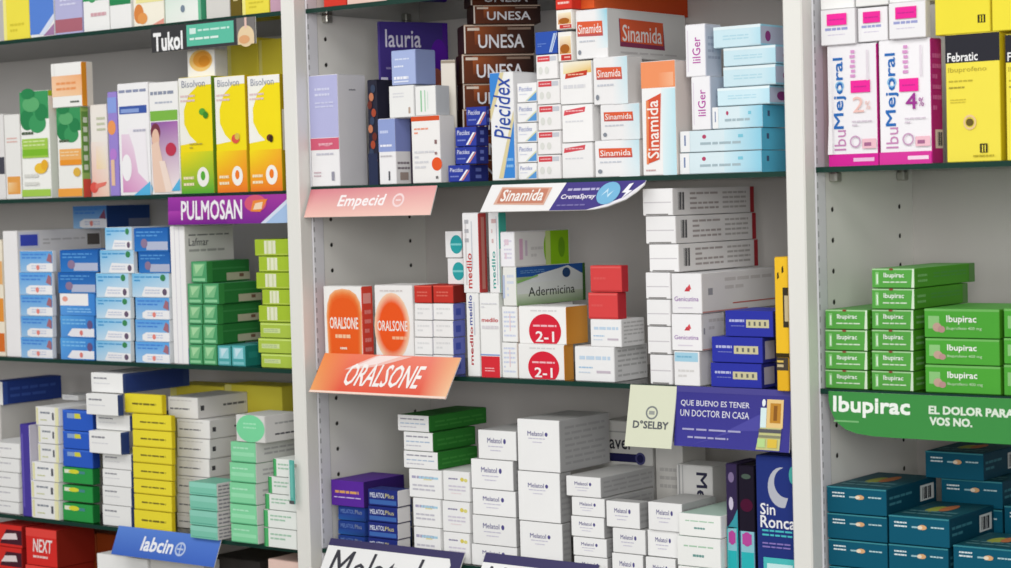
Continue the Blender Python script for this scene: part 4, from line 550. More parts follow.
('cyan','tablet_carton','pale cyan carton, second lowest of the upper cyan pile by the post','pale cyan cartons',-85.7,10,111.4,64.4,80,19.7,0.0),
('cyan','tablet_carton','pale cyan carton, third lowest of the upper cyan pile by the post','pale cyan cartons',-78,10,131.1,64.1,80,21.6,0.0),
('cyan','tablet_carton','pale cyan carton, second highest of the upper cyan pile by the post','pale cyan cartons',-77.4,10,152.7,64,80,19.9,0.0),
('cyan','tablet_carton','pale cyan carton, highest of the upper cyan pile by the post','pale cyan cartons',-92,-6.3,172.6,58.5,47.4,22.9,0.0),
('oral1','tablet_carton','orange disc carton with red side beside the post above the red sign',None,-658.7,-22.9,-186,64.5,20.1,104.5,0.0),
('oral2','tablet_carton','white carton with round orange disc above the red sign',None,-579,-5,-186,61.2,50,106,0.0),
('oralsm','tablet_carton','small white carton, lowest of the small stack next to orange disc carton','small white and red cartons',-534.4,-5,-186,28,50,23.3,0.0),
('oralsm','tablet_carton','small white carton, second lowest of the small stack next to orange disc carton','small white and red cartons',-533.6,-5,-162.7,28,50,20.9,0.0),
('oralsm','tablet_carton','small white carton, third lowest of the small stack next to orange disc carton','small white and red cartons',-532.8,-5,-141.8,28,50,20.4,0.0),
('oralsm','tablet_carton','small white carton, second highest of the small stack next to orange disc carton','small white and red cartons',-532.1,-5,-121.4,27.9,50,20.3,0.0),
('oralred','tablet_carton','small red carton, highest of the small stack next to orange disc carton','small white and red cartons',-532.1,-5,-101.1,27.9,50,21.4,0.0),
('oralsm2','tablet_carton','small white carton with blue side, lowest of the small stack with blue sides','small white and red cartons',-503.9,-18.3,-186,31.4,23.4,24.1,0.0),
('oralsm2','tablet_carton','small white carton with blue side, second lowest of the small stack with blue sides','small white and red cartons',-503.1,-18.3,-161.9,31.4,23.4,20.7,0.0),
('oralsm2','tablet_carton','small white carton with blue side, third lowest of the small stack with blue sides','small white and red cartons',-502.4,-18.3,-141.2,31.3,23.4,20.2,0.0),
('oralsm2','tablet_carton','small white carton with blue side, second highest of the small stack with blue sides','small white and red cartons',-501.6,-18.3,-121,31.3,23.3,20.2,0.0),
('oralred','tablet_carton','small red carton, highest of the small stack with blue sides','small white and red cartons',-500.9,-5,-100.8,31.3,50,21.3,0.0),
('tealcirc','tablet_carton','white carton with teal circle lower of two above small red cartons',None,-494,11,-79.5,25.2,50,31.3,0.0),
('tealcirc','tablet_carton','white carton with teal circle upper of two above small red cartons',None,-496.3,11,-48.2,25.9,50,32,0.0),
('medw','tablet_carton','white carton with blue and red vertical lettering under the upright red lettered pair',None,-457.6,-5,-186,19.4,50,97.4,0.0),
('medr','tablet_carton','white carton with red base block under the upright red lettered pair',None,-432.4,0,-186,29.5,60,97.6,0.0),
('medv','tablet_carton','upright white carton with red vertical lettering and red edge beside teal circle cartons',None,-457.3,-22.5,-88.6,25.4,15,93.4,0.0),
('medv2','tablet_carton','upright white carton with teal vertical lettering beside the red edged upright carton',None,-422.9,-22.9,-88.4,16.8,14.1,93.7,0.0),
('endwhite','tablet_carton','slim white carton with faint blue print, lower, beside red circle cartons',None,-404.4,25,-186,22.5,110,41.3,0.0),
('endwhite','tablet_carton','slim white carton with faint blue print, upper, beside red circle cartons',None,-403,25,-144.7,22.5,110,41.6,0.0),
('two1','tablet_carton','white carton with red circle and orange side, lower of the pair','red circle cartons',-358.4,-22.4,-186,66.6,17.3,40.2,0.0),
('two1','tablet_carton','white carton with red circle and orange side, upper of the pair','red circle cartons',-356.8,-8.7,-145.8,68.7,40.7,42.9,0.0),
('ader','ointment_carton','long carton with blue band and white hill shape on its side above red circles',None,-401.6,36.9,-103.1,21,133.7,44.9,0.0),
('limebox','ointment_carton','white carton with lime end on its side on the blue banded carton',None,-403.4,23.5,-58.2,21.7,107,40.3,0.0),
('hipo','tablet_carton','wide white carton with pale blue print at the foot of red cartons',None,-285,2.7,-186,55.2,65.5,39.1,0.0),
('hipo','tablet_carton','white carton with pale blue print directly under the red cartons',None,-268.6,-7.3,-146.9,43.2,45.4,30.7,0.0),
('redbox','tablet_carton','red carton, lower of two on the white cartons',None,-271.7,-21.2,-116.2,40.6,17.5,30.1,0.0),
('redbox','tablet_carton','red carton, upper of two on the white cartons',None,-266.8,-23.2,-86.1,43.1,13.6,30.1,0.0),
('geni_l','tablet_carton','white carton with creased end flap, lowest of the tall white stack over the beige sign','tall white stack',-196.5,40,-186,29.2,140,32.8,0.0),
('geni_l','tablet_carton','white carton with creased end flap, second lowest of the tall white stack over beige sign','tall white stack',-198.2,40,-153.2,30.5,140,30.6,0.0),
('geni_l','tablet_carton','white carton with creased end flap, third lowest of the tall white stack over beige sign','tall white stack',-198.3,40,-122.6,31.2,140,29.5,0.0),
('geni_l','tablet_carton','white carton with creased end flap, fourth lowest of the tall white stack over beige sign','tall white stack',-198.2,40,-93.1,32.4,140,29.4,0.0),
('geni_t','tablet_carton','long white carton with red rear edge, third highest of tall white stack over beige sign','tall white stack',-189.6,52.7,-63.7,38.7,165.3,30.5,0.0),
('geni_t','tablet_carton','long white carton with red rear edge, second highest of tall white stack over beige sign','tall white stack',-192.9,53.6,-33.2,39.4,167.2,30.5,0.0),
('geni_t','tablet_carton','long white carton with red rear edge, highest of the tall white stack over beige sign','tall white stack',-196,54.5,-2.7,39.5,169.1,30,0.0),
('geni_b','tablet_carton','white carton with pale blue band, lowest of the stack beside blue cartons','white cartons with red emblem',-160.8,-11.7,-186,33.1,44.5,37.8,0.0),
('geni_r','tablet_carton','white carton with red emblem and purple lettering, second lowest of the stack beside blue cartons','white cartons with red emblem',-160,-10.7,-148.2,38.7,46.6,40,0.0),
('geni_r','tablet_carton','white carton with red emblem and purple lettering, highest of the stack beside blue cartons','white cartons with red emblem',-158.9,43.8,-108.2,38.7,155.5,43.7,0.0),
('bluelong','tablet_carton','royal blue carton with pale label strip, lowest of the blue stack over the purple sign','royal blue cartons',-100.8,-15.5,-186,63.3,33.1,26.5,0.0),
('bluelong','tablet_carton','royal blue carton with pale label strip, second lowest of the blue stack over purple sign','royal blue cartons',-98.9,-16.5,-159.5,63.2,31,27.8,0.0),
('bluelong','tablet_carton','royal blue carton with pale label strip, highest of the blue stack over the purple sign','royal blue cartons',-83.5,-2,-131.7,59,60,28,0.0),
('yelpost2','medicine_carton','small yellow carton with dark stripes pressed against the post',None,-37.3,-19,-186,14.8,50,35.2,0.0),
('yelpost','medicine_carton','tall yellow carton with black window pressed against the post',None,-36.8,-19,-150.8,17.1,50,103.5,0.0),
('melplus0','tablet_carton','dark blue carton in shade, lowest of the pile under the purple carton','dark blue cartons behind the white sign',-667.9,25,-408,45,90,16.6,0.0),
('melplus0','tablet_carton','dark blue carton in shade, second lowest of the pile under the purple carton','dark blue cartons behind the white sign',-667.2,25,-391.4,45,90,18.2,0.0),
('melplus0','tablet_carton','dark blue carton in shade, highest of the pile under the purple carton','dark blue cartons behind the white sign',-666.4,25,-373.2,45,90,18.2,0.0),
('purplebox','tablet_carton','purple carton with gold lettering on the dark blue cartons',None,-668.5,14.6,-355,55,77.2,32.6,0.0),
('melplus','tablet_carton','navy carton with white lettering, lowest of the navy pile behind the white sign','navy cartons',-607.2,-17.9,-408,48.5,24.2,19.2,0.0),
('melplus','tablet_carton','navy carton with white lettering, second lowest of the navy pile behind the white sign','navy cartons',-606.5,-17.9,-388.8,48.5,24.2,19.8,0.0),
('melplus','tablet_carton','navy carton with white lettering, second highest of the navy pile behind the white sign','navy cartons',-605.7,-17.9,-369,48.4,24.2,19.7,0.0),
('melplus','tablet_carton','navy carton with white lettering, highest of the navy pile behind the white sign','navy cartons',-604.9,-17.9,-349.3,48.4,24.2,20.9,0.0),
('melend','tablet_carton','white carton with coloured print lines, lowest of the stack carrying green cartons','white stack with green cartons',-536.2,20,-408,42.1,100,38.7,0.0),
('melend','tablet_carton','white carton with coloured print lines, second lowest of the stack carrying green cartons','white stack with green cartons',-535.6,20,-369.3,43.6,100,34.9,0.0),
('melend','tablet_carton','white carton with coloured print lines, third lowest of the stack carrying green cartons','white stack with green cartons',-536.7,20,-334.4,51.4,100,34.7,0.0),
('greenside','tablet_carton','white ended carton with green side, third highest of the stack carrying green cartons','white stack with green cartons',-543.1,8.1,-299.7,53.9,76.1,21.3,0.0),
('greenside','tablet_carton','white ended carton with green side, second highest of the stack carrying green cartons','white stack with green cartons',-546.1,10.9,-278.4,46.2,81.8,23,0.0),
('greenside','tablet_carton','white ended carton with green side, highest of the stack carrying green cartons','white stack with green cartons',-553.2,25.6,-255.4,49.5,111.2,20.1,0.0),
('melyel','tablet_carton','white carton with yellow dotted print, lowest of the stack beside the green cartons','white cartons with yellow print',-491.1,10,-408,40.4,80,36.3,0.0),
('melyel','tablet_carton','white carton with yellow dotted print, second lowest of the stack beside the green cartons','white cartons with yellow print',-490.6,10,-371.7,41.9,80,37,0.0),
('melyel','tablet_carton','white carton with yellow dotted print, highest of the stack beside the green cartons','white cartons with yellow print',-488.9,10,-334.7,41.1,80,35.9,0.0),
('mel','tablet_carton','white carton with small purple print, lowest of the stack before the tallest white cartons','white sleep cartons',-434.8,20,-408,68.1,100,25.5,0.0),
('mel','tablet_carton','white carton with small purple print, second lowest of the stack before the tallest white cartons','white sleep cartons',-433.8,20,-382.5,65.1,100,34.5,0.0),
('mel','tablet_carton','white carton with small purple print, third lowest of the stack before the tallest white cartons','white sleep cartons',-433,20,-348,64.3,100,30.7,0.0),
('mel','tablet_carton','white carton with small purple print, second highest of the stack before the tallest white cartons','white sleep cartons',-434.9,20,-317.3,62.8,100,35.3,0.0),
('mel','tablet_carton','white carton with small purple print, highest of the stack before the tallest white cartons','white sleep cartons',-426.2,20,-282,56.6,100,34.6,0.0),
('melbig','medicine_carton','big white carton with small purple print, lowest of the biggest carton stack','big white sleep cartons',-366,-21.3,-408,61.4,17.4,58.3,0.0),
('melbig','medicine_carton','big white carton with small purple print, second lowest of the biggest carton stack','big white sleep cartons',-367.3,-18.9,-349.7,60.6,22.2,57.8,0.0),
('melbig','medicine_carton','big white carton with small purple print, highest of the biggest carton stack','big white sleep cartons',-366.1,19.4,-291.9,60.6,98.9,60.1,0.0),
('mel','tablet_carton','white carton with small purple print, lowest of the flat stack beside the biggest cartons','white sleep cartons',-297,20,-408,46.8,100,24.4,0.0),
('mel','tablet_carton','white carton with small purple print, second lowest of the flat stack beside the biggest cartons','white sleep cartons',-297.7,20,-383.6,46.8,100,21.6,0.0),
('mel','tablet_carton','white carton with small purple print, third lowest of the flat stack beside the biggest cartons','white sleep cartons',-300.1,20,-362,46.1,100,23.6,0.0),
('mel','tablet_carton','white carton with small purple print, second highest of the flat stack beside the biggest cartons','white sleep cartons',-298.7,20,-338.4,46.1,100,21.7,0.0),
('mel','tablet_carton','white carton with small purple print, highest of the flat stack beside the biggest cartons','white sleep cartons',-304.6,24.3,-316.7,48.3,108.6,23.4,0.0),
('mel','tablet_carton','white carton with small purple print, lowest of the middle flat stack','white sleep cartons',-245.7,3,-408,42.1,70,32.8,0.0),
('mel','tablet_carton','white carton with small purple print, second lowest of the middle flat stack','white sleep cartons',-243,3,-375.2,44.3,70,28.1,0.0),
('mel','tablet_carton','white carton with small purple print, highest of the middle flat stack','white sleep cartons',-250.3,-22.1,-347.1,45.5,19.7,29.6,0.0),
('mel','tablet_carton','white carton with small purple print, lowest of the flat stack before the vertical lettered carton','white sleep cartons',-202.1,3,-408,39.8,70,32.3,0.0),
('mel','tablet_carton','white carton with small purple print, second lowest of the flat stack before vertical lettered carton','white sleep cartons',-199.4,6,-375.7,42.6,70,29.5,0.0),
('mel','tablet_carton','white carton with small purple print, highest of the flat stack before the vertical lettered carton','white sleep cartons',-194.6,3,-346.2,44.7,70,31.6,0.0),
('melgreen','tablet_carton','white carton with pale green print, lowest of the stack beside the purple tubes cartons','white cartons with green print',-147.6,10,-408,53.8,100,28,0.0),
('melgreen','tablet_carton','white carton with pale green print, second lowest of the stack beside the purple tubes cartons','white cartons with green print',-147.2,10,-380,55.5,100,32.6,0.0),
('melgreen','tablet_carton','white carton with pale green print, highest of the stack beside the purple tubes cartons','white cartons with green print',-145.2,10,-347.4,53.7,100,25,0.0),
('laver','medicine_carton','large white carton with navy capsule bar at the back behind the beige sign',None,-322.9,110,-408,72.3,50,163.8,0.0),
('grey_plain','medicine_carton','plain grey white carton behind the beige sign beside the navy capsule carton',None,-264.9,110,-408,38.5,50,144,0.0),
('mevert','medicine_carton','white carton with dark sideways lettering standing behind the flat stacks',None,-217.8,85,-408,49.5,40,120.9,0.0),
('tube','medicine_carton','slim dark purple and teal carton with magenta patch beside the green printed stack','purple and teal cartons',-110.7,-5,-408,15.1,50,140.7,0.0),
('tube2','medicine_carton','slim black and teal carton with magenta patch beside the moon carton','purple and teal cartons',-92.4,-5,-408,20.2,50,139.8,0.0),
('moon','medicine_carton','navy carton with silver crescent moon beside the post',None,-53.1,-11,-408,48.5,50,152.6,0.0),
('ibu2','syrup_carton','white and magenta carton with pale numeral beside the post','white and magenta cartons',41.7,-2.5,44,56.9,55,122.4,0.0),
('ibu4','syrup_carton','white and magenta carton with bold purple numeral beside the yellow carton','white and magenta cartons',100.1,-17.8,44,57.6,24.4,123.5,0.0),
('pinkstick','tablet_carton','small white carton with pink sticker over the pale numeral carton','small white cartons with pink stickers',29,-9,166.4,39.6,50,36.6,0.0),
('pinkstick','tablet_carton','small white carton with pink sticker in the middle of the sticker row','small white cartons with pink stickers',65.9,-5,167.5,33.8,50,34.7,0.0),
('pinkstick','tablet_carton','small white carton with pink sticker next to the upper yellow cartons','small white cartons with pink stickers',106.7,-30.5,167.5,40.5,11,36.3,0.0),
('white_lines','tablet_carton','white carton cut by the picture edge above the sticker carton by the post',None,26.6,-5,203,38.6,50,38.8,0.0),
('white_lines','tablet_carton','white carton cut by the picture edge above the middle sticker carton',None,65.3,-5,203,36.6,50,35.3,0.0),
('white_lines','tablet_carton','white carton cut by the picture edge above the sticker carton near yellow',None,104.4,-5,203.8,40.6,50,31.2,0.0),
('feb','syrup_carton','yellow carton with black top band beside the magenta carton','yellow black topped cartons',172.1,-2.5,44,57.7,55,124.4,0.0),
('feb','syrup_carton','yellow carton with black top band at the outer edge of the picture','yellow black topped cartons',233.8,-2.5,44,56.5,55,120.6,0.0),
('yelup','syrup_carton','yellow carton with small emblem above the black banded yellow carton',None,162.2,-2.5,168.4,58.5,55,78.7,0.0),
('yelup','syrup_carton','yellow carton with small emblem above, at the outer edge of the picture',None,221.1,-2.5,168.4,57.4,55,73.1,0.0),
('ibp','tablet_carton','green carton with white lettering, lowest of the short green stack by the post','green tablet cartons above the green sign',28.7,27.5,-182.5,49,115,19.6,0.0),
('ibp','tablet_carton','green carton with white lettering, second lowest of the short green stack by the post','green tablet cartons above the green sign',29.1,27.5,-162.9,49,115,19.5,0.0),
('ibp','tablet_carton','green carton with white lettering, second highest of the short green stack by the post','green tablet cartons above the green sign',29.5,27.5,-143.4,49,115,21.6,0.0),
('ibp','tablet_carton','green carton with white lettering, highest of the short green stack by the post','green tablet cartons above the green sign',30,27.5,-121.8,48.9,115,20.6,0.0),
('ibp','tablet_carton','green carton with white lettering, lowest of the tallest green stack','green tablet cartons above the green sign',80.6,27.5,-182.5,47,115,20.2,0.0),
('ibp','tablet_carton','green carton with white lettering, second lowest of the tallest green stack','green tablet cartons above the green sign',81,27.5,-162.3,46.9,115,20.3,0.0),
('ibp','tablet_carton','green carton with white lettering, third lowest of the tallest green stack','green tablet cartons above the green sign',81.4,27.5,-142,46.9,115,21.2,0.0),
('ibp','tablet_carton','green carton with white lettering, third highest of the tallest green stack','green tablet cartons above the green sign',81.9,27.5,-120.8,46.9,115,20.2,0.0),
('ibp','tablet_carton','green carton with white lettering, second highest of the tallest green stack','green tablet cartons above the green sign',82.8,30.9,-100.6,47.9,121.7,21.2,0.0),
('ibp','tablet_carton','green carton with white lettering, highest of the tallest green stack','green tablet cartons above the green sign',83.2,39.3,-79.4,47.9,138.6,20.2,0.0),
('ibpw','tablet_carton','wide green carton with white lettering, lowest of the wide green stack','green tablet cartons above the green sign',156.2,20,-182.5,80.2,100,28.1,0.0),
('ibpw','tablet_carton','wide green carton with white lettering, second lowest of the wide green stack','green tablet cartons above the green sign',156.2,20,-154.4,79.1,100,26.3,0.0),
('ibpw','tablet_carton','wide green carton with white lettering, highest of the wide green stack','green tablet cartons above the green sign',156.1,20,-128.1,80.1,100,29.3,0.0),
('ibpw','tablet_carton','wide green carton with white lettering, lowest of the wide green stack at the picture edge','green tablet cartons above the green sign',237.2,20,-182.5,76.7,100,30.5,0.0),
('ibpw','tablet_carton','wide green carton with white lettering, second lowest of the wide green stack at picture edge','green tablet cartons above the green sign',237.6,20,-152,76.6,100,25.7,0.0),
('ibpw','tablet_carton','wide green carton with white lettering, highest of the wide green stack at the picture edge','green tablet cartons above the green sign',238.1,20,-126.3,76.6,100,28.5,0.0),
('tealb','tablet_carton','dark teal carton, lowest of the teal stack by the post','teal blue cartons',37.3,15,-406,67.1,90,13.6,0.0),
('tealb','tablet_carton','dark teal carton, second lowest of the teal stack by the post','teal blue cartons',37.7,15,-392.4,67.1,90,27,0.0),
('tealb','tablet_carton','dark teal carton, third lowest of the teal stack by the post','teal blue cartons',37.7,15,-365.4,68.2,90,28,0.0),
('tealb','tablet_carton','dark teal carton, second highest of the teal stack by the post','teal blue cartons',37.5,15,-337.4,68.8,90,26.9,0.0),
('tealb','tablet_carton','dark teal carton, highest of the teal stack by the post','teal blue cartons',37.5,26.7,-310.5,68.7,113.4,27.9,0.0),
('tealb','tablet_carton','dark teal carton, lowest of the middle teal stack','teal blue cartons',105.3,12.5,-406,66.6,85,12.2,0.0),
('tealb','tablet_carton','dark teal carton, second lowest of the middle teal stack','teal blue cartons',104.9,12.5,-393.8,66.1,85,28.5,0.0),
('tealb','tablet_carton','dark teal carton, second highest of the middle teal stack','teal blue cartons',105.4,12.5,-365.3,66,85,28.5,0.0),
('tealb','tablet_carton','dark teal carton, highest of the middle teal stack','teal blue cartons',106.5,22.2,-336.8,67,104.5,29.5,0.0),
('tealb','tablet_carton','dark teal carton, lowest of the outer teal stack','teal blue cartons',175.8,12.5,-406,68,85,16.3,0.0),
('tealb','tablet_carton','dark teal carton, second lowest of the outer teal stack','teal blue cartons',176.2,12.5,-389.7,67.9,85,29,0.0),
('tealb','tablet_carton','dark teal carton, highest of the outer teal stack','teal blue cartons',176.7,12.5,-360.7,67.9,85,28.8,0.0),
('tealb','tablet_carton','dark teal carton, lowest of the rear teal stack under green sign','teal blue cartons',113,120,-406,69.1,90,4.1,0.0),
('tealb','tablet_carton','dark teal carton, second lowest of the rear teal stack under green sign','teal blue cartons',113.3,120,-401.9,69.1,90,29.6,0.0),
('tealb','tablet_carton','dark teal carton, third lowest of the rear teal stack under green sign','teal blue cartons',113.8,120,-372.3,69.1,90,30.6,0.0),
('tealb','tablet_carton','dark teal carton, third highest of the rear teal stack under green sign','teal blue cartons',114.4,120,-341.7,69,90,29.6,0.0),
('tealb','tablet_carton','dark teal carton, second highest of the rear teal stack under green sign','teal blue cartons',114.9,120,-312.1,69,90,29,0.0),
('tealb','tablet_carton','dark teal carton, highest of the rear teal stack under green sign','teal blue cartons',99.2,113,-283.1,66.1,90,28.9,0.0),
('tealb','tablet_carton','dark teal carton, lowest of the rear teal stack at the picture edge','teal blue cartons',181.9,120,-406,66.4,90,11,0.0),
('tealb','tablet_carton','dark teal carton, second lowest of the rear teal stack at the picture edge','teal blue cartons',182.2,120,-395,66.3,90,29,0.0),
('tealb','tablet_carton','dark teal carton, second highest of the rear teal stack at the picture edge','teal blue cartons',182.7,120,-366,66.3,90,29,0.0),
('tealb','tablet_carton','dark teal carton, highest of the rear teal stack at the picture edge','teal blue cartons',183.2,120,-337,66.2,90,30,0.0)]
SIGNS=[
('tukol', 'black shelf sign with mint panel and pale bottle shape', -979.9, 256.8, 191.3, 0.0, 33.5),
('pulmosan', 'purple shelf sign with white lettering and orange fleck', -958.4, 33.3, 217.4, 1.0, 36.0),
('labcin', 'blue shelf sign with white lettering and round emblem', -1076.9, -408.8, 198.3, 15.8, 36.5),
('empecid', 'pink shelf sign with white lettering and round emblem', -701.7, 37.7, 201.9, 14.0, 34.1),
('sinamida', 'white and purple shelf sign with red nameplate and blue circle', -417.8, 36.2, 212.2, 23.4, 30.4),
('oralsone', 'red orange shelf sign with slanting white lettering', -686.6, -164.0, 215.9, 30.6, 45.4),
('selby', 'beige shelf sign with small round crest', -232.4, -186.7, 60.5, 14.4, 66.0),
('doctor', 'purple shelf sign with two lines of lettering and product picture', -171.9, -185.6, 141.2, 8.6, 63.9),
('melatol', 'white shelf sign with navy top edge and black slanting lettering', -686.0, -393.5, 213.2, 29.3, 49.9),
('melatol2', 'white shelf sign with navy top edge under the white cartons', -441.3, -390.2, 161.8, 24.2, 42.1),
('ibupirac', 'green curved shelf sign with white lettering', 11.9, -184.6, 246.8, 2.0, 44.0)]
# ---------------------------------------------------------------- the furniture
def shape(name,m,mats,parent=None): return m.build(name,mats,parent)
GREY=(.8,.8,.8)
def cols(c): return {k:c for k in 'fblrtd'}
def solid(name,boxes,mat,parent=None,r=.001):
    m=Mesh()
    for b in boxes:
        m.box(b[0],b[1],b[2]+ZO,b[3],b[4],b[5]+ZO,cols(GREY),r)
    return m.build(name,mat,parent)
XLEFT=-.7048; Z0,Z1=-.95,.62
struct(solid('floor',[(-6,-6,-ZO-.05,6,.9,-ZO)],M_FLOOR))
struct(solid('wall_back',[(-1.9,.1835,Z0,1.0,.2,Z1)],M_BACK))
PITCH=.032; HZ=[.0-k*PITCH for k in range(-18,28)]
def partition(n,xr):
    """post, slotted steel strip and drilled panel between two bays; right faces at xr"""
    struct(solid('trim_%d'%(2*n-1),[(xr-.0225,-.0555,Z0,xr-.0002,-.0335,Z1)],M_PAINT,None,.0015))
    m=Mesh(); m.box(xr-.021,-.0335,Z0+ZO,xr+.0008,-.0145,Z1+ZO,cols(GREY),.0004,0)
    z=Z0+.01
    while z<Z1:      # the dark slots of the steel strip
        m.poly([(xr+.00095,y,zz+ZO) for y,zz in((-.0322,z),(-.0302,z),(-.0302,z+.006),(-.0322,z+.006))],(.1,.1,.1),1); z+=.0125
    m.poly([(xr+.00095,y,zz+ZO) for y,zz in((-.0151,Z0),(-.0146,Z0),(-.0146,Z1),(-.0151,Z1))],(.1,.1,.1),1)
    struct(m.build('trim_%d'%(2*n),[M_STRIP,M_SLOT]))
    m=Mesh(); m.box(xr-.0212,-.0145,Z0+ZO,xr,.1835,Z1+ZO,cols(GREY),.0003,0)
    for y in(0,.1513):
        for z in HZ:
            m.poly([(xr+.0002,y+.0026*math.cos(a*math.pi/6),z+ZO+.0026*math.sin(a*math.pi/6)) for a in range(12)],(.1,.1,.1),1)
            m.poly([(xr+.0003,y+q*math.cos(a),z+ZO+q*math.sin(a)) for q,a in((.0036,.6),(.0036,1.6),(.0027,1.6),(.0027,.6))],(.1,.1,.1),2)
    struct(m.build('wall_'+('left','right')[n-1],[M_PAINT,M_HOLE,M_CLIP]))
partition(1,XLEFT); partition(2,-.0002)
# glass shelves with green edges, resting on clips
LEV=dict(L=(.2605,.0375,-.186,-.412,-.634),C=(.2595,.041,-.186,-.408),R=(.044,-.1825,-.406))
NAME={'L':'at the far end of the wall','C':'between the two white posts','R':'nearest the camera'}
def shelf(x0,x1,z,label):
    m=Mesh(); y0,y1,t=-.0352,.182,.0055; z+=ZO
    P=[(x0,y0),(x1,y0),(x1,y1),(x0,y1)]
    m.poly([(x,y,z) for x,y in P],GREY,0); m.poly([(x,y,z-t) for x,y in P[::-1]],GREY,0)
    for i in range(4):
        a,b=P[i],P[(i+1)%4]; m.poly([(*a,z-t),(*b,z-t),(*b,z),(*a,z)],GREY,1)
    tag(m.build('glass_shelf',[M_GLASS,M_EDGE]),label,'shelf','glass shelves')
SL={('L',0):'glass shelf with green edge behind the black sign',('L',1):'glass shelf with green edge behind the purple sign with white lettering',('L',2):'glass shelf with green edge under the blue and green cartons, no sign',('L',3):'glass shelf with green edge above the blue sign',('L',4):'lowest glass shelf, under the red cartons',
('C',0):'topmost glass shelf between the posts, under red and green cartons',('C',1):'glass shelf between the posts with pink sign',('C',2):'glass shelf between the posts with red orange sign',('C',3):'glass shelf between the posts under the white sleep cartons',
('R',0):'glass shelf under the white and magenta cartons',('R',1):'glass shelf with curved green sign on its edge',('R',2):'glass shelf under the dark teal cartons'}
XR={'L':(-1.85,-.7278),'C':(-.7035,-.0232),'R':(.0014,.95)}
for b,zs in LEV.items():
    for i,z in enumerate(zs): shelf(XR[b][0],XR[b][1],z-.0001,SL[b,i])
def clip(x,y,z,label):
    m=Mesh(); m.box(x,y-.006,z-.0155+ZO,x+.009,y+.006,z-.0057+ZO,cols(GREY),.0012)
    tag(m.build('shelf_clip',M_CLIP),label,'clip','shelf support clips')
for b,xr in(('C',XLEFT),('R',0)):
    for i,z in enumerate(LEV[b]):
        for y,n in((0.0,'front'),(.1513,'rear')):
            if (b,i) in(('C',3),('R',2)): continue
            clip(xr,y,z,'small grey %s clip holding up the %s'%(n,{('C',0):'topmost middle glass shelf',('C',1):'shelf with pink sign',('C',2):'shelf with red orange sign',('R',0):'shelf of magenta cartons',('R',1):'shelf with green sign'}[b,i]))
# ---------------------------------------------------------------- the cartons
def carton(kind,name,label,group,x,y,z,w,d,h,yaw):
    x,y,z,w,d,h=(v/1000 for v in(x,y,z,w,d,h)); K=A[kind]
    base=lin(K['b']); C=cols(base)
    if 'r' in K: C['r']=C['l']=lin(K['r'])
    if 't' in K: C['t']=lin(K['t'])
    # a white front keeps white edges and white end
    m=Mesh(); eps=.0006
    fl=K.get('flap'); y0=-d/2+(.0006 if fl else 0)
    m.box(-w/2+eps,y0,0.0001,w/2-eps,d/2,h-eps,C)
    PR=lambda u,v,n:(w/2-eps+n,y0+u*(d/2-y0),v*(h-eps))
    PT=lambda u,v,n:(-w/2+u*w,y0+v*(d/2-y0),h-eps+n)
    FL=K.get('F',[])
    if not fl: art(m,FL,lambda u,v,n:(-w/2+eps+u*(w-2*eps),y0-n,v*(h-eps)))
    else:       # side seams of the closed end
        m.poly([(-w/2+.0012,y0-.0001,.0008),(w/2-.0012,y0-.0001,.0008),(w/2-.0012,y0-.0001,h-.0012),(-w/2+.0012,y0-.0001,h-.0012)],tuple(c*.55 for c in base))
    art(m,K.get('R',[]),PR); art(m,K.get('T',[]),PT)
    o=bpy.data.objects.new(name,None); COL.objects.link(o); o.empty_display_size=.02
    o.location=(x,y,z+ZO); o.rotation_euler=(0,0,math.radians(yaw)); tag(o,label,'box',group)
    m.build('carton_body',M_CARD,o)
    if fl:
        f=Mesh(); g=.0007; f.box(-w/2+g,-d/2,g,w/2-g,y0-.0002,h-g,cols(base),.0002)
        art(f,FL,lambda u,v,n:(-w/2+g+u*(w-2*g),-d/2-n,g+v*(h-2*g)),lift=.00008)
        f.build('end_flap',M_CARD,o)
    else:       # upright cartons close at the top: lid flap tucked in along the front edge
        f=Mesh(); g=.0009; f.box(-w/2+g,y0+g,h-eps+.0001,w/2-g,d/2-g,h,cols(C['t']),.0001)
        f.build('top_flap',M_CARD,o)
    if 'price' in K:
        a,b,c,e=K['price']; s=Mesh(); P=lambda u,v,n:(-w/2+u*w,-d/2-.0012-n,v*h)
        s.box(-w/2+a*w,-d/2-.0014,b*h,-w/2+c*w,-d/2-.0008,e*h,cols(lin('f0289c')),.0001)
        art(s,[('l',a+.06,c-.06,b+(e-b)*.35,b+(e-b)*.6,1,'c82890')],lambda u,v,n:(-w/2+u*w,-d/2-.0014-n,v*h))
        q=s.build('price_sticker',M_SIGN,o); q['label']='bright pink sticker'
    if 'sticker' in K:
        s=Mesh(); P=lambda u,v,n:(-w/2+u*w,-d/2-.0003-n,v*h)
        cu,cv,ru,rv=.55,.34,.33,.46
        pts=[(cu+ru*math.cos(k*math.pi/16),max(.015,cv+rv*math.sin(k*math.pi/16))) for k in range(32)]
        s.poly([P(u,v,0) for u,v in pts],lin('d8243a'))
        art(s,[T('DOSIS UNICA',cu-.24,.42,cu+.24,.52,'f2c8cc',b=.01) if 0 else ('l',cu-.24,cu+.24,.42,.54,1,'f0b8c0'),T('2-1',cu-.19,.06,cu+.19,.34,'f6eeee',b=.03)],P)
        q=s.build('promotion_sticker',M_SIGN,o); q['label']='round red sticker cut off at the base'
    return o
for r in BOXES: carton(*r)
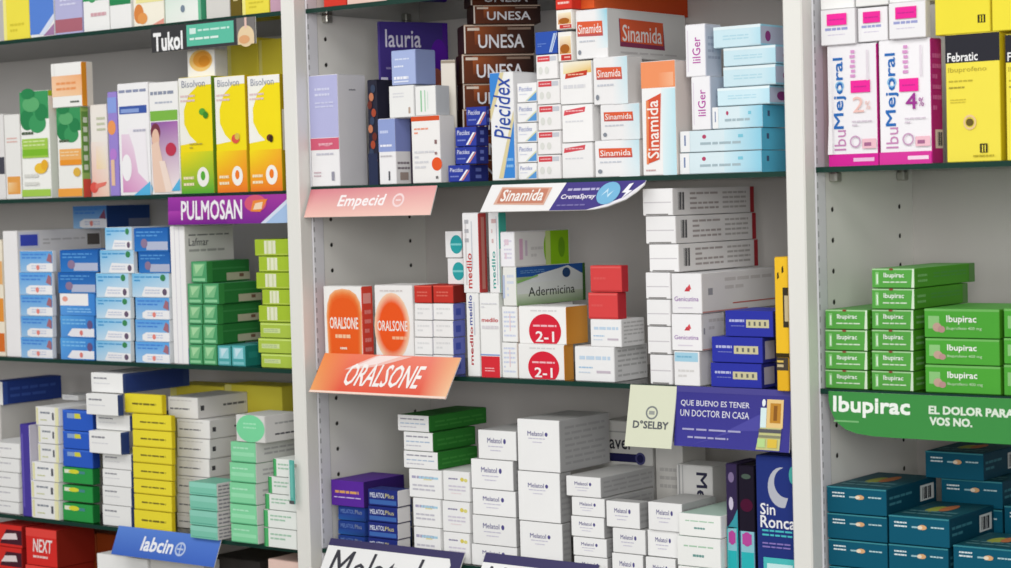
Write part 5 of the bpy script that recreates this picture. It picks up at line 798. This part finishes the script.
# ---------------------------------------------------------------- shelf signs
SG={}
SG['tukol']=('3c3c40',[T('Tukol',.02,.2,.17,.78,'e8e8ea',b=.03) if 0 else ('r',0,.0,.34,1,'3a3a3c'),T('Tukol',.02,.04,.31,.76,'f4f4f4',b=.06),('r',.35,.12,.8,.94,'5fc0a4'),('r',.38,.58,.44,.8,'d8f0e8'),('l',.46,.76,.6,.78,1,'c8ece0'),('l',.38,.66,.28,.48,1,'e0f4ec'),('r',.83,0,1,1,'7a7674'),('e',.915,.3,.075,.4,'e8d0a8'),('r',.84,0,.99,.3,'e8d0a8'),('r',.905,.6,.925,1,'e8c4b8'),('e',.9,.18,.05,.16,'e0a878')])
SG['pulmosan']=('8a2f9a',[('g',0,0,1,1,('7a1f8c','7a2a94','a83aa0','a03aa8')),('g',0,0,.5,.5,('7f2090','6a2088','a02c98','b044b0')),('p',[(.8,0),(1,0),(1,.8)],'a8c4e8'),('p',[(.78,0),(.82,0),(1,.7),(1,.85)],'d8e0f4'),T('PULMOSAN',.115,.16,.63,.86,'f4f0f6',b=.03),('e',.74,.7,.09,.3,'d85a78'),('p',[(.7,.42),(.78,.4),(.84,.85),(.72,.8)],'ec8a3a'),('p',[(.72,.48),(.79,.5),(.8,.75),(.74,.7)],'f4d8b8')])
SG['labcin']=('4a72c8',[('g',0,0,1,1,('3f66c0','4068c4','557fd4','5c86d6')),T('labcin',.27,.24,.58,.74,'f0f2f8',b=.05,s=.12),('ring',.65,.45,.05,.24,.28,'b8c8e8'),('r',.645,.28,.655,.62,'b8c8e8'),('r',.62,.42,.68,.48,'b8c8e8')])
SG['empecid']=('e0a8a4',[('g',0,0,1,1,('eec0b4','f0c8bc','e09c9c','d47c88')),T('Empecid',.25,.24,.63,.76,'f8f0f0',b=.03,s=.18),('ring',.73,.53,.045,.24,.3,'f2d8d8'),('r',.71,.5,.75,.56,'f2d8d8')])
SG['sinamida']=('f0efee',[('p',[(.46,0),(.7,0),(.8,.1),(.9,.34),(1,.9),(1,1),(.5,1)],'4a4088'),('p',[(.7,0),(.72,-.0),(.82,.1),(.92,.34),(1,.84),(1,.93),(.9,.4),(.79,.14)],'eceaf0'),('p',[(.07,.26),(.41,.2),(.42,.84),(.08,.9)],'dcb09c'),('p',[(.09,.3),(.4,.27),(.4,.8),(.09,.84)],'c8846c'),T('Sinamida',.105,.36,.385,.8,'f6f1ec',b=.03),('l',.53,.73,.62,.82,1,'b8b4d8'),T('CremaSpray',.505,.34,.725,.56,'eeeaf6',b=.03),('l',.5,.68,.1,.22,1,'7f78b0'),('e',.8,.56,.07,.4,'7ab8dc'),('p',[(.76,.46),(.79,.74),(.8,.5),(.83,.66),(.805,.4),(.79,.62)],'c8e4f2'),('p',[(.91,.86),(.935,.9),(.92,.64),(.945,.64),(.895,.34),(.91,.56),(.885,.56)],'f2f2f8')])
SG['oralsone']=('e8604a',[('g',0,0,.22,1,('f0a868','e4563e','ee7c5e','ee8a48')),('g',.22,0,.8,1,('e4563e','e4563e','ee8674','ee7c5e')),('g',.8,0,1,1,('e4563e','f4c8a0','f0b080','ee8674')),('p',[(.2,.6),(.3,.8),(.4,.98),(.66,.98),(.46,.74),(.36,.66)],'f2c4ba'),('p',[(.24,.64),(.34,.82),(.42,.98),(.58,.98),(.42,.76)],'f6e4e0'),T('ORALSONE',.23,.2,.79,.76,'f8f2ee',b=.016,s=.28),('r',0,0,1,.05,'f4dccc')])
SG['selby']=('d9dcc4',[('ring',.52,.56,.13,.11,.25,'7a7f80'),('r',.46,.53,.58,.59,'9a9e98'),T('D°SELBY',.14,.3,.9,.43,'5a5e62',b=.04)])
SG['doctor']=('48448e',[('g',0,0,1,.9,('3d3a96','3d3a90','3c388a','38348a')),('p',[(.1,.0),(.55,.3),(.75,.32),(.75,.6),(.3,.12)],'4d4aa0'),('r',0,.9,1,1,'4a4690'),T('QUE BUENO ES TENER',.045,.66,.65,.77,'dcdcea',b=.006),T('UN DOCTOR EN CASA',.045,.5,.65,.61,'dcdcea',b=.006),('l',.07,.6,.25,.32,1,'a8a6cc'),('l',.12,.48,.12,.19,1,'a8a6cc'),('p',[(.72,.02),(.92,.02),(.93,.38),(.75,.38)],'c8c88a'),('r',.8,.38,.94,.84,'e8c888'),('r',.83,.46,.92,.78,'c08830'),('r',.86,.5,.89,.74,'8a5a20'),('r',.75,.38,.8,.7,'d8ecec'),('e',.775,.78,.015,.06,'e8eef2'),('r',.74,.3,.93,.36,'5a5a60'),('r',.74,.22,.93,.26,'8a8a70'),('r',.82,.06,.9,.2,'e0c048'),('r',.735,.06,.8,.2,'b8d890')])
SG['melatol']=('e8e8e8',[('r',0,.0,1,1,'efefee'),('r',0,.84,1,1,'3a3560'),('p',[(.9,0),(1,0),(1,.9),(.9,.9),(.93,.7)],'3a3560'),('e',.89,.66,.035,.16,'efefee'),T('Melatol',.05,.02,.74,.76,'3a3a42',b=-.006,s=.2),('e',.95,.3,.02,.1,'d8c060'),('e',.965,.2,.02,.1,'e8e8f0'),('e',.945,.18,.015,.08,'8a90b8')])
SG['melatol2']=('e8e8e8',[('r',0,0,1,1,'efefee'),('r',0,.76,1,1,'3a3560'),T('Melatol',.05,.02,.74,.68,'3a3a42',b=-.006,s=.2)])
SG['ibupirac']=('3f8f46',[T('Ibupirac',.022,.42,.37,.9,'f0f6ee',b=.05),('r',.026,.3,.14,.34,'7ab878'),T('EL DOLOR PARA',.452,.58,.815,.77,'dcead8',b=.07),T('VOS NO.',.456,.33,.64,.52,'dcead8',b=.07)])
ROUND={'sinamida':[(0,1),(0,0),(.7,0),(.75,.02),(.82,.1),(.92,.34),(.97,.6),(1,.84),(1,1)],'ibupirac':[(0,1),(0,.78),(.008,.6),(.022,.42),(.045,.26),(.08,.13),(.13,.05),(.2,.01),(.3,0),(1,0),(1,1)]}
def sign(kind,label,x,z,w,out,h):
    x,z,w,out,h=(v/1000 for v in(x,z,w,out,h)); base,layers=SG[kind]; base=lin(base)
    tp=.0012; L=math.hypot(out,h); nx,nz=-h/L,out/L      # outward normal in the YZ plane (y,z)
    y0=-.0372
    def P(u,v,n): return (u*w,-(1-v)*out+nx*(n+0),-(1-v)*h+nz*n*-1 if False else -(1-v)*h+n*(nz))
    m=Mesh(); poly=ROUND.get(kind,[(0,1),(0,0),(1,0),(1,1)])
    m.poly([P(u,v,0) for u,v in poly],base)
    m.poly([P(u,v,-tp) for u,v in poly[::-1]],lin('e4e4e2'))
    for i in range(len(poly)):
        a,b=poly[i],poly[(i+1)%len(poly)]
        m.poly([P(*a,0),P(*a,-tp),P(*b,-tp),P(*b,0)],lin('e8e8e4'))
    if kind in ROUND:   # art clipped to the rounded outline
        layers=[l for l in layers if l[0]!='g']  # the ground colour is the plate itself
    art(m,layers,P,lift=.0001)
    o=m.build('shelf_sign',M_SIGN); o.location=(x,y0,z+ZO); tag(o,label,'sign')
    # clear bracket that reaches from the sign back to the glass edge
    zs=min([v for vv in LEV.values() for v in vv],key=lambda v:abs(v-z))-.0028
    dz=z-zs; yy=-(out*min(1,max(0,dz/h))) if h else 0
    b=Mesh(); b.box(w*.03,yy+tp+.0004,-dz-.0012,w*.97,y0*-1-.0354+.0001,-dz+.0012,cols(GREY),.0003) if (-.0354-y0)-(yy+tp)>.0006 else b.box(w*.03,yy+tp,-dz-.0012,w*.97,yy+tp+.0009,-dz+.0012,cols(GREY),.0001)
    b.build('bracket',M_CLEAR,o)
    return o
for s in SIGNS: sign(*s)
# small teal price tag fixed to the side of the post
tx,tz=-.7292,-.3505
m=Mesh(); m.box(tx,-.064,tz+ZO,tx+.0083,-.0615,tz+.0545+ZO,cols(lin('5fb4a8')),.0003)
art(m,[('r',0,0,.2,1,'e0e6e4'),('r',0,0,1,.08,'55585a'),('r',.35,.15,.9,.9,'6fc0b4')],lambda u,v,n:(tx+u*.0083,-.064-n,tz+ZO+v*.0545))
o=m.build('price_tag',M_SIGN); tag(o,'narrow teal price tag hanging on the front of the white post','tag')
m=Mesh(); m.box(tx+.003,-.0615,tz+.045+ZO,tx+.006,-.0555,tz+.049+ZO,cols(lin('8a8a8a')),.0003); m.build('hook',M_CLIP,o)
